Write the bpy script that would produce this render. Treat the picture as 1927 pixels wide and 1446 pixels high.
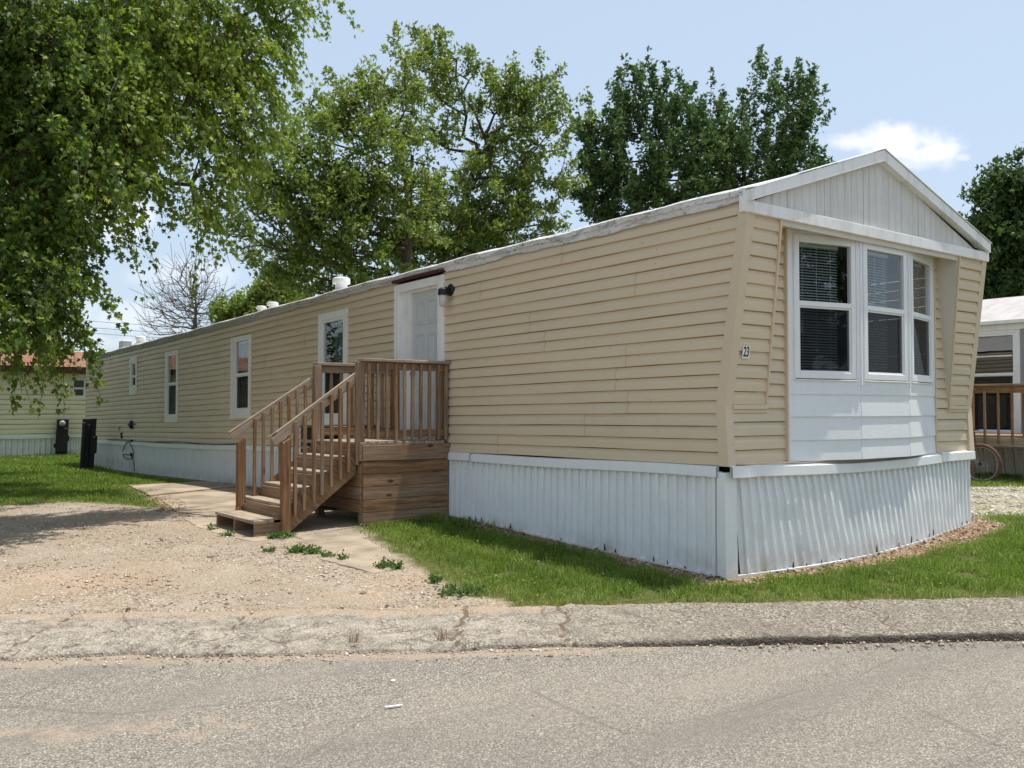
import bpy, math, random
import numpy as np
from mathutils import Vector
R = math.radians
rng = np.random.default_rng(7); random.seed(7)
sc = bpy.context.scene
C = sc.collection
for o in list(bpy.data.objects): bpy.data.objects.remove(o)

# ------------------------------------------------------------------ camera
F, CX, CY = 1710.0, 963.5, 723.0
YAW = R(37.5); PITCH = math.atan(47.0 / F)
CAM = np.array([-6.15, -5.038, 1.44])
cd = bpy.data.cameras.new('camera'); cam = bpy.data.objects.new('camera', cd); C.objects.link(cam)
cd.sensor_width = 36; cd.lens = 36 * F / 1927.0; cd.clip_start = .05; cd.clip_end = 3000
cam.location = CAM; cam.rotation_euler = (R(90) + PITCH, 0, -YAW)
sc.camera = cam
_vh = np.array([math.sin(YAW), math.cos(YAW), 0]); _r = np.array([math.cos(YAW), -math.sin(YAW), 0])
_v = _vh * math.cos(PITCH) + np.array([0, 0, math.sin(PITCH)]); _u = np.cross(_r, _v)
def ray(px, py): return _v + _r * (px - CX) / F - _u * (py - CY) / F
def at(px, py, d): return CAM + ray(px, py) * d
def G(px, py, z=0.0):
    d = ray(px, py); t = (z - CAM[2]) / d[2]; p = CAM + d * t; return p

# ------------------------------------------------------------------ world, sun, exposure
SUN = Vector((0.80, -0.29, 3.25)).normalized()          # towards the sun
EL = math.asin(SUN.z); AZ = math.atan2(SUN.x, SUN.y)
w = bpy.data.worlds.new('World'); sc.world = w; w.use_nodes = True
nt = w.node_tree; N = nt.nodes; L = nt.links
bg = N['Background']; bg.inputs[1].default_value = .14
sky = N.new('ShaderNodeTexSky'); sky.sky_type = 'NISHITA'; sky.sun_disc = False
sky.sun_elevation = EL; sky.sun_rotation = AZ; sky.air_density = 1.0; sky.dust_density = 2.2; sky.ozone_density = 1.0; sky.altitude = 200
tc = N.new('ShaderNodeTexCoord')
def wmath(op, a, b=None, c=None):
    m = N.new('ShaderNodeMath'); m.operation = op
    for i, q in enumerate((a, b, c)):
        if q is None: continue
        if isinstance(q, (int, float)): m.inputs[i].default_value = q
        else: L.new(q, m.inputs[i])
    return m.outputs[0]
def wdot(vec):
    m = N.new('ShaderNodeVectorMath'); m.operation = 'DOT_PRODUCT'; L.new(tc.outputs['Generated'], m.inputs[0]); m.inputs[1].default_value = vec
    return m.outputs['Value']
wn = N.new('ShaderNodeTexNoise'); wn.inputs['Scale'].default_value = 14; wn.inputs['Detail'].default_value = 8; wn.inputs['Roughness'].default_value = .58
L.new(tc.outputs['Generated'], wn.inputs['Vector'])
wn2 = N.new('ShaderNodeTexNoise'); wn2.inputs['Scale'].default_value = 45; wn2.inputs['Detail'].default_value = 6
L.new(tc.outputs['Generated'], wn2.inputs['Vector'])
noisy = wmath('ADD', wmath('MULTIPLY', wn.outputs[0], 1.5), wmath('MULTIPLY', wn2.outputs[0], .5))
total = None
for (px, py, rx, ry, dens) in [(1690, 268, 75, 34, .9), (1625, 268, 50, 16, .7), (1750, 288, 45, 22, .8), (1810, 297, 16, 7, .4), (1700, 305, 90, 14, .4), (215, 408, 62, 36, .5), (230, 605, 90, 36, .4),
                               (150, 590, 60, 30, .25), (370, 515, 80, 26, .32), (190, 645, 160, 22, .3)]:
    c = Vector(ray(px, py)).normalized(); rt = Vector(_r).normalized(); up = rt.cross(c)
    dc = wdot(c); du = wmath('DIVIDE', wdot(rt), dc); dv = wmath('DIVIDE', wdot(up), dc)
    # tangent coordinates relative to the cloud's own centre
    rt = (rt - c * rt.dot(c)).normalized(); up = rt.cross(c).normalized()
    du = wmath('DIVIDE', wdot(rt), dc); dv = wmath('DIVIDE', wdot(up), dc)
    e = wmath('SQRT', wmath('ADD', wmath('POWER', wmath('ABSOLUTE', wmath('DIVIDE', du, rx / F)), 2), wmath('POWER', wmath('ABSOLUTE', wmath('DIVIDE', dv, ry / F)), 2)))
    e = wmath('ADD', e, wmath('MULTIPLY', wmath('SUBTRACT', noisy, 1.0), 1.9))
    m = N.new('ShaderNodeMapRange'); m.interpolation_type = 'SMOOTHSTEP'; L.new(e, m.inputs[0])
    m.inputs[1].default_value = 1.3; m.inputs[2].default_value = .35; m.inputs[3].default_value = 0; m.inputs[4].default_value = dens
    f = wmath('MULTIPLY', m.outputs[0], wmath('GREATER_THAN', dc, 0.2))
    total = f if total is None else wmath('MAXIMUM', total, f)
tint = N.new('ShaderNodeMixRGB'); tint.blend_type = 'MULTIPLY'; tint.inputs[0].default_value = 1; tint.inputs[2].default_value = (1.0, .98, 1.0, 1)
L.new(sky.outputs[0], tint.inputs[1])
veil = N.new('ShaderNodeMixRGB'); veil.inputs[0].default_value = .6; veil.inputs[2].default_value = (4.6, 5.55, 6.5, 1); L.new(tint.outputs[0], veil.inputs[1])
cm = N.new('ShaderNodeMixRGB'); L.new(total, cm.inputs[0]); L.new(veil.outputs[0], cm.inputs[1]); cm.inputs[2].default_value = (7.4, 7.4, 7.7, 1)
L.new(cm.outputs[0], bg.inputs[0])
sl = bpy.data.lights.new('sun', 'SUN'); sl.energy = 4.8; sl.angle = R(.55); sl.color = (1, .95, .87)
so = bpy.data.objects.new('sun', sl); C.objects.link(so); so.rotation_euler = SUN.to_track_quat('Z', 'Y').to_euler(); so.location = (0, 0, 30)
vs = sc.view_settings; vs.view_transform = 'Standard'; vs.look = 'None'; vs.exposure = 0.17; vs.gamma = 1
sc.cycles.max_bounces = 8; sc.cycles.transparent_max_bounces = 16; sc.cycles.sample_clamp_indirect = 6
sc.cycles.caustics_reflective = False; sc.cycles.caustics_refractive = False

# ------------------------------------------------------------------ material kit
class Mt:
    def __init__(s, name):
        s.m = bpy.data.materials.new(name); s.m.use_nodes = True; s.t = s.m.node_tree; s.n = s.t.nodes; s.l = s.t.links
        s.b = s.n['Principled BSDF']; s.tc = s.n.new('ShaderNodeTexCoord')
    def set(s, sock, v):
        if isinstance(v, bpy.types.NodeSocket): s.l.new(v, sock)
        elif isinstance(v, tuple): sock.default_value = v + (1,) if len(v) == 3 and sock.type == 'RGBA' else v
        else: sock.default_value = v
    def vec(s, sc_=(1, 1, 1), rot=(0, 0, 0)):
        mp = s.n.new('ShaderNodeMapping'); mp.inputs['Scale'].default_value = sc_; mp.inputs['Rotation'].default_value = rot
        s.l.new(s.tc.outputs['Object'], mp.inputs[0]); return mp.outputs[0]
    def noise(s, scale, detail=4, rough=.55, v=None, dist=0):
        t = s.n.new('ShaderNodeTexNoise'); t.inputs['Scale'].default_value = scale; t.inputs['Detail'].default_value = detail
        t.inputs['Roughness'].default_value = rough; t.inputs['Distortion'].default_value = dist
        s.l.new(v if v else s.tc.outputs['Object'], t.inputs['Vector']); return t.outputs[0]
    def voro(s, scale, feat='F1', v=None, out='Distance', rnd=1.0):
        t = s.n.new('ShaderNodeTexVoronoi'); t.feature = feat; t.inputs['Scale'].default_value = scale; t.inputs['Randomness'].default_value = rnd
        s.l.new(v if v else s.tc.outputs['Object'], t.inputs['Vector']); return t.outputs[out]
    def ramp(s, f, stops, interp='LINEAR'):
        r = s.n.new('ShaderNodeValToRGB'); r.color_ramp.interpolation = interp; cr = r.color_ramp
        while len(cr.elements) < len(stops): cr.elements.new(.5)
        for e, (p, c) in zip(cr.elements, stops):
            e.position = p; e.color = (c, c, c, 1) if isinstance(c, (int, float)) else tuple(c) + (1,)
        s.l.new(f, r.inputs[0]); return r.outputs[0]
    def mix(s, f, a, b, mode='MIX'):
        m = s.n.new('ShaderNodeMixRGB'); m.blend_type = mode
        s.set(m.inputs[0], f); s.set(m.inputs[1], a); s.set(m.inputs[2], b); return m.outputs[0]
    def math(s, op, a, b=0.0, clamp=False):
        m = s.n.new('ShaderNodeMath'); m.operation = op; m.use_clamp = clamp; s.set(m.inputs[0], a); s.set(m.inputs[1], b); return m.outputs[0]
    def attr(s, name, out='Fac'):
        a = s.n.new('ShaderNodeAttribute'); a.attribute_name = name; return a.outputs[out]
    def sep(s, axis='Z', coord='Object'):
        a = s.n.new('ShaderNodeSeparateXYZ'); s.l.new(s.tc.outputs[coord], a.inputs[0]); return a.outputs[axis]
    def bump(s, h, strength=.3, dist=.01):
        b = s.n.new('ShaderNodeBump'); b.inputs['Strength'].default_value = strength; b.inputs['Distance'].default_value = dist
        s.l.new(h, b.inputs['Height']); s.l.new(b.outputs[0], s.b.inputs['Normal'])
    def out(s, col, rough=.6, spec=.4, metal=0):
        s.set(s.b.inputs['Base Color'], col); s.set(s.b.inputs['Roughness'], rough); s.b.inputs['Specular IOR Level'].default_value = spec
        s.b.inputs['Metallic'].default_value = metal; return s.m

def m_vinyl(name, base, dirt):
    q = Mt(name)
    lo = q.noise(.9, 4, .6); st = q.noise(6, 5, .6, q.vec((.6, .35, 2.2)))
    c = q.mix(q.ramp(lo, [(.35, 0), (.7, 1)]), base, tuple(x * .93 for x in base))
    panel = q.math('MULTIPLY', q.attr('rnd'), .45)
    c = q.mix(panel, c, tuple(min(1, x * y) for x, y in zip(base, (1.07, 1.03, .97))))
    c = q.mix(q.ramp(st, [(.58, 0), (.85, .3)]), c, dirt)
    spk = q.voro(7, v=q.vec((1, 1, 1)))
    c = q.mix(q.ramp(spk, [(0, .8), (.035, .8), (.05, 0)]), c, (.12, .09, .06))
    q.bump(q.noise(55, 3, .5, q.vec((.15, .15, 2))), .08, .004)
    return q.out(c, q.ramp(lo, [(.3, .42), (.7, .6)]), .35)
def m_paint(name, base, dirt=(.35, .31, .25), amt=.5, scale=5, bottom=None, rough=.45, grain=False):
    q = Mt(name)
    st = q.noise(scale, 6, .65, q.vec((1.5, 1.5, .35))); fine = q.noise(scale * 9, 4, .6)
    c = q.mix(q.math('MULTIPLY', q.ramp(st, [(.48, 0), (.8, 1)]), amt), base, dirt)
    c = q.mix(q.ramp(fine, [(.3, .12), (.5, 0)]), c, tuple(x * .6 for x in base))
    if bottom:
        zz = q.sep('Z'); f = q.math('MULTIPLY', q.ramp(q.math('MULTIPLY', zz, 1.0), [(.08, 1), (bottom, 0)]), q.ramp(q.noise(3.5, 6, .7), [(.38, 0), (.68, 1)]))
        c = q.mix(q.math('MULTIPLY', f, .55), c, (.42, .36, .27))
    if grain: q.bump(q.noise(14, 6, .7, q.vec((.5, .5, 8)), 2.0), .5, .006)
    else: q.bump(fine, .06, .004)
    return q.out(c, rough, .4)
def m_wood(name, dark, mid, light, along='Z'):
    q = Mt(name)
    rnd = q.attr('rnd'); ob = q.n.new('ShaderNodeObjectInfo')
    gv = q.attr('gv', 'Vector')
    add = q.n.new('ShaderNodeVectorMath'); add.operation = 'ADD'; q.l.new(gv, add.inputs[0])
    cmb = q.n.new('ShaderNodeCombineXYZ'); q.l.new(q.math('MULTIPLY', rnd, 37.0), cmb.inputs[0]); q.l.new(q.math('MULTIPLY', rnd, 11.0), cmb.inputs[2]); q.l.new(q.math('MULTIPLY', ob.outputs['Random'], 23.), cmb.inputs[1])
    q.l.new(cmb.outputs[0], add.inputs[1]); v = add.outputs[0]
    def sv(scl):
        mp = q.n.new('ShaderNodeMapping'); mp.inputs['Scale'].default_value = scl; q.l.new(v, mp.inputs[0]); return mp.outputs[0]
    g1 = q.noise(1, 5, .65, sv((26, 26, 1.1)), 1.2); g2 = q.noise(1, 4, .6, sv((120, 120, 3.0))); big = q.noise(1, 4, .6, sv((3, 3, 2)))
    c = q.ramp(g1, [(.28, dark), (.5, mid), (.72, light)])
    c = q.mix(q.ramp(big, [(.35, .0), (.7, .5)]), c, dark)
    tone = q.math('ADD', q.math('MULTIPLY', rnd, .5), q.math('MULTIPLY', ob.outputs['Random'], .5))
    c = q.mix(q.ramp(tone, [(.3, .0), (.8, .6)]), c, (.34, .275, .21))
    c = q.mix(q.ramp(q.noise(1, 5, .7, sv((6, 6, 1.2))), [(.52, 0), (.72, .6)]), c, (.26, .115, .045))
    c = q.mix(q.ramp(g2, [(.36, .55), (.5, 0)]), c, tuple(x * .35 for x in dark))
    kn = q.voro(1, v=sv((5, 5, 2.3))); c = q.mix(q.ramp(kn, [(.07, .85), (.13, 0)]), c, (.04, .022, .012))
    q.bump(g2, .35, .004)
    return q.out(c, .75, .2)
def m_plain(name, col, rough=.6, spec=.4, metal=0, var=.25, scale=6):
    q = Mt(name); n = q.noise(scale, 5, .6)
    return q.out(q.mix(q.ramp(n, [(.3, 0), (.7, var)]), col, tuple(x * .5 for x in col)), rough, spec, metal)
def m_leaf(name, cols, trans=(.12, .22, .03), tw=.35, rough=.42, spec=.35):
    q = Mt(name); t = q.attr('tint')
    c = q.ramp(t, [(i / (len(cols) - 1), k) for i, k in enumerate(cols)])
    q.out(c, rough, spec)
    tr = q.n.new('ShaderNodeBsdfTranslucent'); q.set(tr.inputs[0], q.mix(.5, c, trans))
    mx = q.n.new('ShaderNodeMixShader'); mx.inputs[0].default_value = tw
    q.l.new(q.b.outputs[0], mx.inputs[1]); q.l.new(tr.outputs[0], mx.inputs[2]); q.l.new(mx.outputs[0], q.n['Material Output'].inputs[0])
    return q.m
def m_bark(name, a, b):
    q = Mt(name); n = q.noise(1, 6, .7, q.vec((14, 14, 3)))
    q.bump(n, .7, .03); return q.out(q.ramp(n, [(.3, a), (.7, b)]), .9, .15)
def m_glass(name, tint=.9, refl=1.0, dark=0.0):
    q = Mt(name); q.n.remove(q.b)
    tr = q.n.new('ShaderNodeBsdfTransparent'); tr.inputs[0].default_value = (tint * .93, tint, tint * .98, 1)
    gl = q.n.new('ShaderNodeBsdfGlossy'); gl.inputs['Roughness'].default_value = .015; gl.inputs[0].default_value = (refl, refl, refl, 1)
    bp = q.n.new('ShaderNodeBump'); bp.inputs['Strength'].default_value = .03; bp.inputs['Distance'].default_value = .02; q.l.new(q.noise(2.2, 2), bp.inputs['Height']); q.l.new(bp.outputs[0], gl.inputs['Normal'])
    lw = q.n.new('ShaderNodeLayerWeight'); lw.inputs[0].default_value = .5; ff = q.math('ADD', q.math('MULTIPLY', q.math('POWER', lw.outputs['Facing'], 4.5), .85), .10, True)
    mx = q.n.new('ShaderNodeMixShader'); q.l.new(ff, mx.inputs[0]); q.l.new(tr.outputs[0], mx.inputs[1]); q.l.new(gl.outputs[0], mx.inputs[2])
    q.l.new(mx.outputs[0], q.n['Material Output'].inputs[0]); return q.m
def m_screen():
    q = Mt('insect_screen'); q.out((.012, .013, .016), .8, .1)
    tr = q.n.new('ShaderNodeBsdfTransparent'); mx = q.n.new('ShaderNodeMixShader'); mx.inputs[0].default_value = .5
    q.l.new(tr.outputs[0], mx.inputs[1]); q.l.new(q.b.outputs[0], mx.inputs[2]); q.l.new(mx.outputs[0], q.n['Material Output'].inputs[0]); return q.m

M = {}
M['tan'] = m_vinyl('tan_vinyl', (.655, .545, .39), (.47, .38, .25))
M['tanpost'] = m_vinyl('tan_vinyl_post', (.655, .545, .39), (.47, .38, .25))
M['cream'] = m_vinyl('cream_vinyl', (.78, .72, .50), (.6, .53, .34))
M['white'] = m_paint('white_paint', (.82, .82, .80), amt=.35)
M['sash'] = m_paint('white_sash', (.80, .81, .82), amt=.1, rough=.35)
M['skirt'] = m_paint('white_vinyl_skirting', (.80, .82, .825), amt=.15, bottom=.26, rough=.4)
M['bay'] = m_paint('white_board_paint', (.80, .82, .84), amt=.08, rough=.5, grain=True)
M['rake'] = m_paint('weathered_white_trim', (.82, .82, .80), (.30, .27, .22), .55, 4)
M['soffit'] = m_paint('cream_soffit', (.66, .62, .53), amt=.3)
M['door'] = m_paint('grey_door_paint', (.56, .59, .59), amt=.12, rough=.45)
M['red'] = m_plain('dark_red_metal', (.06, .014, .014), .5)
M['black'] = m_plain('black_metal', (.012, .012, .013), .45)
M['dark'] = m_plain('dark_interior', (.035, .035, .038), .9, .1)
M['blind'] = m_plain('blind_slats', (.40, .42, .43), .5, var=.05)
M['grey'] = m_plain('grey_metal', (.35, .36, .37), .5, .5, .3)
M['vent'] = m_plain('vent_white', (.8, .8, .78), .4, var=.15)
M['glass'] = m_glass('window_glass'); M['screen'] = m_screen()
M['wood'] = m_wood('weathered_lumber', (.11, .055, .026), (.30, .165, .082), (.47, .30, .17))
M['woodg'] = m_wood('grey_lumber', (.20, .15, .105), (.40, .32, .235), (.60, .51, .40))
M['rust'] = m_plain('rusty_tyre', (.16, .075, .06), .8, .2, var=.4)
M['bark'] = m_bark('maple_bark', (.035, .028, .022), (.12, .10, .08))
M['barkl'] = m_bark('pale_bark', (.10, .085, .07), (.22, .19, .16))

def g_gable():
    q = Mt('weathered_plywood'); x = q.sep('X')
    st = q.noise(1, 6, .7, q.vec((22, 22, 1.6))); big = q.noise(2.2, 5, .6)
    c = q.mix(q.ramp(st, [(.42, 0), (.72, .6)]), (.68, .675, .65), (.46, .44, .40))
    c = q.mix(q.ramp(big, [(.4, 0), (.75, .45)]), c, (.54, .52, .47)); q.bump(st, .3, .006)
    return q.out(c, .8, .2)
M['gable'] = g_gable()
def g_coat():
    q = Mt('roof_coating'); a = q.noise(3, 7, .7, q.vec((1, .6, 2.5))); b = q.noise(24, 5, .7); cr = q.noise(7, 8, .75, q.vec((1, .5, 3)), 1.5)
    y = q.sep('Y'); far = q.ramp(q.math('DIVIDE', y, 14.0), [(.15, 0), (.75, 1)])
    c = q.mix(q.ramp(a, [(.38, 0), (.66, .8)]), (.80, .80, .79), (.56, .54, .50))
    c = q.mix(q.ramp(b, [(.56, 0), (.68, .6)]), c, (.25, .23, .2))
    c = q.mix(q.ramp(cr, [(.55, 0), (.60, .85), (.66, 0)]), c, (.12, .11, .10))
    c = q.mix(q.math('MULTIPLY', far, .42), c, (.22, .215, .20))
    q.bump(q.math('ADD', cr, b), .8, .02); return q.out(c, .8, .2)
M['coat'] = g_coat()
def g_roof():
    q = Mt('white_roof'); a = q.noise(2, 6, .6); return q.out(q.mix(q.ramp(a, [(.4, 0), (.7, .5)]), (.75, .75, .74), (.5, .49, .46)), .6, .3)
M['roof'] = g_roof()
def g_metalroof():
    q = Mt('pale_metal_roof'); a = q.noise(1, 6, .65, q.vec((.7, 3, 3))); b = q.noise(4, 5, .6)
    c = q.mix(q.ramp(a, [(.4, 0), (.65, .8)]), (.50, .47, .455), (.37, .32, .285)); q.bump(b, .6, .03); return q.out(c, .45, .4)
M['mroof'] = g_metalroof()
def g_shingle():
    q = Mt('brown_shingles'); br = q.n.new('ShaderNodeTexBrick'); q.l.new(q.vec((1, 1, 1)), br.inputs[0])
    br.inputs['Scale'].default_value = 3; br.inputs['Color1'].default_value = (.27, .14, .09, 1); br.inputs['Color2'].default_value = (.18, .09, .06, 1); br.inputs['Mortar'].default_value = (.10, .05, .03, 1)
    br.inputs['Mortar Size'].default_value = .03; br.inputs['Brick Width'].default_value = .9; br.inputs['Row Height'].default_value = .4
    return q.out(q.mix(q.ramp(q.noise(5, 5), [(.4, 0), (.7, .6)]), br.outputs[0], (.33, .20, .14)), .9, .1)
M['shingle'] = g_shingle()
M['fascia'] = m_plain('brown_fascia', (.10, .045, .028), .6)
def g_greyside():
    q = Mt('grey_weathered_siding'); st = q.noise(1, 5, .6, q.vec((12, 12, .8))); return q.out(q.ramp(st, [(.3, (.33, .32, .335)), (.7, (.46, .45, .46))]), .75, .2)
M['greyside'] = g_greyside()
M['nskirt'] = m_paint('old_white_skirting', (.62, .62, .55), amt=.5, bottom=.5)

# ------------------------------------------------------------------ terrain height
KO = np.array([-2.605, -.616]); KT = np.array([.837, -.547]); KN = np.array([.547, .837])
ctl = np.array([(0, 0, 0), (0, 2, .06), (0, 4.25, .135), (4.2, 0, .145), (2, -.3, .035), (1, -.2, .005), (3, -.3, .08), (0, 10, .08), (0, 20.6, -.13), (-2.1, 4.4, .085), (-2, 8, .08), (-1, 18, -.1), (-2, 25, -.15),
                (-2, 2, .05), (-5, 1.9, 0), (-3.3, .95, 0), (-2.1, .25, 0), (1.1, -1.9, 0), (4, -3.8, 0), (-9, 4.6, 0), (10, -7.8, 0), (11, 3, .1), (8, 2, .12), (-4, 10, .05), (-12, 12, .05), (-12, 28, -.15), (12, 28, 0),
                (30, 30, 0), (30, -8, 0), (-30, 14, 0), (-30, 50, -.1), (40, 60, 0)], float)
def _k(r): r = np.maximum(r, 1e-6); return r * r * np.log(r)
_P = ctl[:, :2]; _n = len(ctl)
_K = _k(np.linalg.norm(_P[:, None] - _P[None], axis=2)) + np.eye(_n) * .02
_A = np.zeros((_n + 3, _n + 3)); _A[:_n, :_n] = _K; _A[:_n, _n] = 1; _A[:_n, _n + 1:] = _P; _A[_n, :_n] = 1; _A[_n + 1:, :_n] = _P.T
_W = np.linalg.solve(_A, np.concatenate([ctl[:, 2], np.zeros(3)]))
def snoise(x, y, s=1.0, seed=0):
    a = 0
    for i, (kx, ky, p) in enumerate([(1.0, .3, 0), (-.5, 1.1, 1.3), (1.7, -1.2, 2.1), (.4, 2.3, .7), (-2.6, 1.1, 4.), (3.1, 2.7, 5.)]):
        a = a + np.sin((x * kx + y * ky) * s * (1 + .13 * seed) + p + seed * 1.7) / (1 + i * .45)
    return a / 2.6
def height(x, y):
    x = np.atleast_1d(np.asarray(x, float)); y = np.atleast_1d(np.asarray(y, float)); sh = x.shape
    p = np.stack([x.ravel(), y.ravel()], 1)
    z = np.zeros(len(p))
    for i in range(0, len(p), 20000):
        q = p[i:i + 20000]; z[i:i + 20000] = _k(np.linalg.norm(q[:, None] - _P[None], axis=2)) @ _W[:_n] + _W[_n] + q @ _W[_n + 1:]
    d = np.hypot(p[:, 0], p[:, 1] - 8); f = np.clip((38 - d) / 14, 0, 1)
    z = np.clip(z, -.25, .25) * f - (1 - f) * .05
    n = (p - KO) @ KN
    z = np.where(n < 2.0, z * np.clip((n - .9) / 1.1, 0, 1), z)
    return z.reshape(sh)
def hz(x, y): return float(height([x], [y])[0])
def sdist(x, y, poly):                                            # signed distance to a polygon, positive inside
    poly = np.array(poly, float); X = x.ravel(); Y = y.ravel(); d = np.full(X.shape, 1e9); ins = np.zeros(X.shape, bool)
    for i in range(len(poly)):
        a = poly[i]; b = poly[(i + 1) % len(poly)]; ab = b - a
        t = np.clip(((X - a[0]) * ab[0] + (Y - a[1]) * ab[1]) / (ab @ ab), 0, 1)
        d = np.minimum(d, np.hypot(X - a[0] - t * ab[0], Y - a[1] - t * ab[1]))
        c = (a[1] > Y) != (b[1] > Y)
        ins ^= c & (X < (b[0] - a[0]) * (Y - a[1]) / (b[1] - a[1] + 1e-12) + a[0])
    return np.where(ins, d, -d).reshape(x.shape)
kp = lambda s, n: tuple(KO + KT * s + KN * n)                      # kerb frame -> x, y
GRASS = [
    [(-1.95, .12), (-2.07, .72), (-2.0, 1.2), (-1.93, 1.7), (-1.58, 3.05), (-1.25, 4.2), (-.9, 4.75), (.6, 4.75), (.6, -.02), (2.4, -.40), (4.4, -.28), (5.0, .25), (7.0, -.9), (30, -12), kp(40, 1.0), kp(.35, 1.0)],
    [(-40, 10), (-8, 9.9), (-4.1, 9.75), (-3.2, 9.9), (-2.75, 9.1), (-2.35, 7.9), (-2.0, 9.6), (-1.6, 12.4), (-.05, 12.5), (-.05, 23.3), (6, 23.3), (6, 60), (-60, 60)],
    [(4.3, 6.5), (6.0, 4.4), (9.7, 2.5), (13, .5), (30, -9), (60, 60), (.1, 60), (.1, 24)]]
MULCH = [[(-.30, .75), (-.30, -.22), (.55, -.30), (2.4, -.50), (4.4, -.42), (4.8, .3), (4.2, .3), (4.2, .6), (.1, .4), (-.05, 4.2), (-.22, 4.2), (-.25, 1.5)],
         [(-2.45, 7.4), (-2.0, 9.7), (-1.7, 9.5), (-2.1, 7.3)], [(-.45, 8.5), (0, 8.5), (0, 20), (-.4, 20)]]
def grass_sd(x, y): return np.maximum.reduce([sdist(x, y, p) for p in GRASS])
def mulch_sd(x, y): return np.maximum.reduce([sdist(x, y, p) for p in MULCH])

def link(o, parent=None):
    C.objects.link(o)
    if parent is not None: o.parent = parent
    return o
def tag(o, label=None, cat=None, group=None, kind=None):
    if label: o['label'] = label
    if cat: o['category'] = cat
    if group: o['group'] = group
    if kind: o['kind'] = kind
    return o
def empty(name, loc, label=None, cat=None, group=None, rz=0):
    o = bpy.data.objects.new(name, None); o.location = loc; o.rotation_euler.z = rz; o.empty_display_size = .2; C.objects.link(o); return tag(o, label, cat, group)
def npmesh(name, verts, loops, sizes, mat, parent=None, attrs=None, smooth=False):
    me = bpy.data.meshes.new(name); verts = np.asarray(verts, np.float32); loops = np.asarray(loops, np.int32); sizes = np.asarray(sizes, np.int32)
    me.vertices.add(len(verts)); me.vertices.foreach_set('co', verts.ravel())
    me.loops.add(len(loops)); me.loops.foreach_set('vertex_index', loops)
    me.polygons.add(len(sizes)); st = np.concatenate([[0], np.cumsum(sizes)[:-1]]).astype(np.int32)
    me.polygons.foreach_set('loop_start', st); me.polygons.foreach_set('loop_total', sizes)
    if smooth: me.polygons.foreach_set('use_smooth', np.ones(len(sizes), bool))
    for k, v in (attrs or {}).items():
        a = me.attributes.new(k, 'FLOAT', 'POINT'); a.data.foreach_set('value', np.asarray(v, np.float32))
    me.update(calc_edges=True); me.materials.append(mat)
    return link(bpy.data.objects.new(name, me), parent)
def gridmesh(name, X, Y, Z, mat, keep=None, attrs=None, smooth=True, parent=None):
    r, c = X.shape; idx = np.arange(r * c).reshape(r, c)
    q = np.stack([idx[:-1, :-1], idx[:-1, 1:], idx[1:, 1:], idx[1:, :-1]], -1).reshape(-1, 4)
    if keep is not None: q = q[keep.ravel()]
    V = np.stack([X.ravel(), Y.ravel(), Z.ravel()], 1)
    return npmesh(name, V, q.ravel(), np.full(len(q), 4), mat, parent, attrs, smooth)

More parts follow.
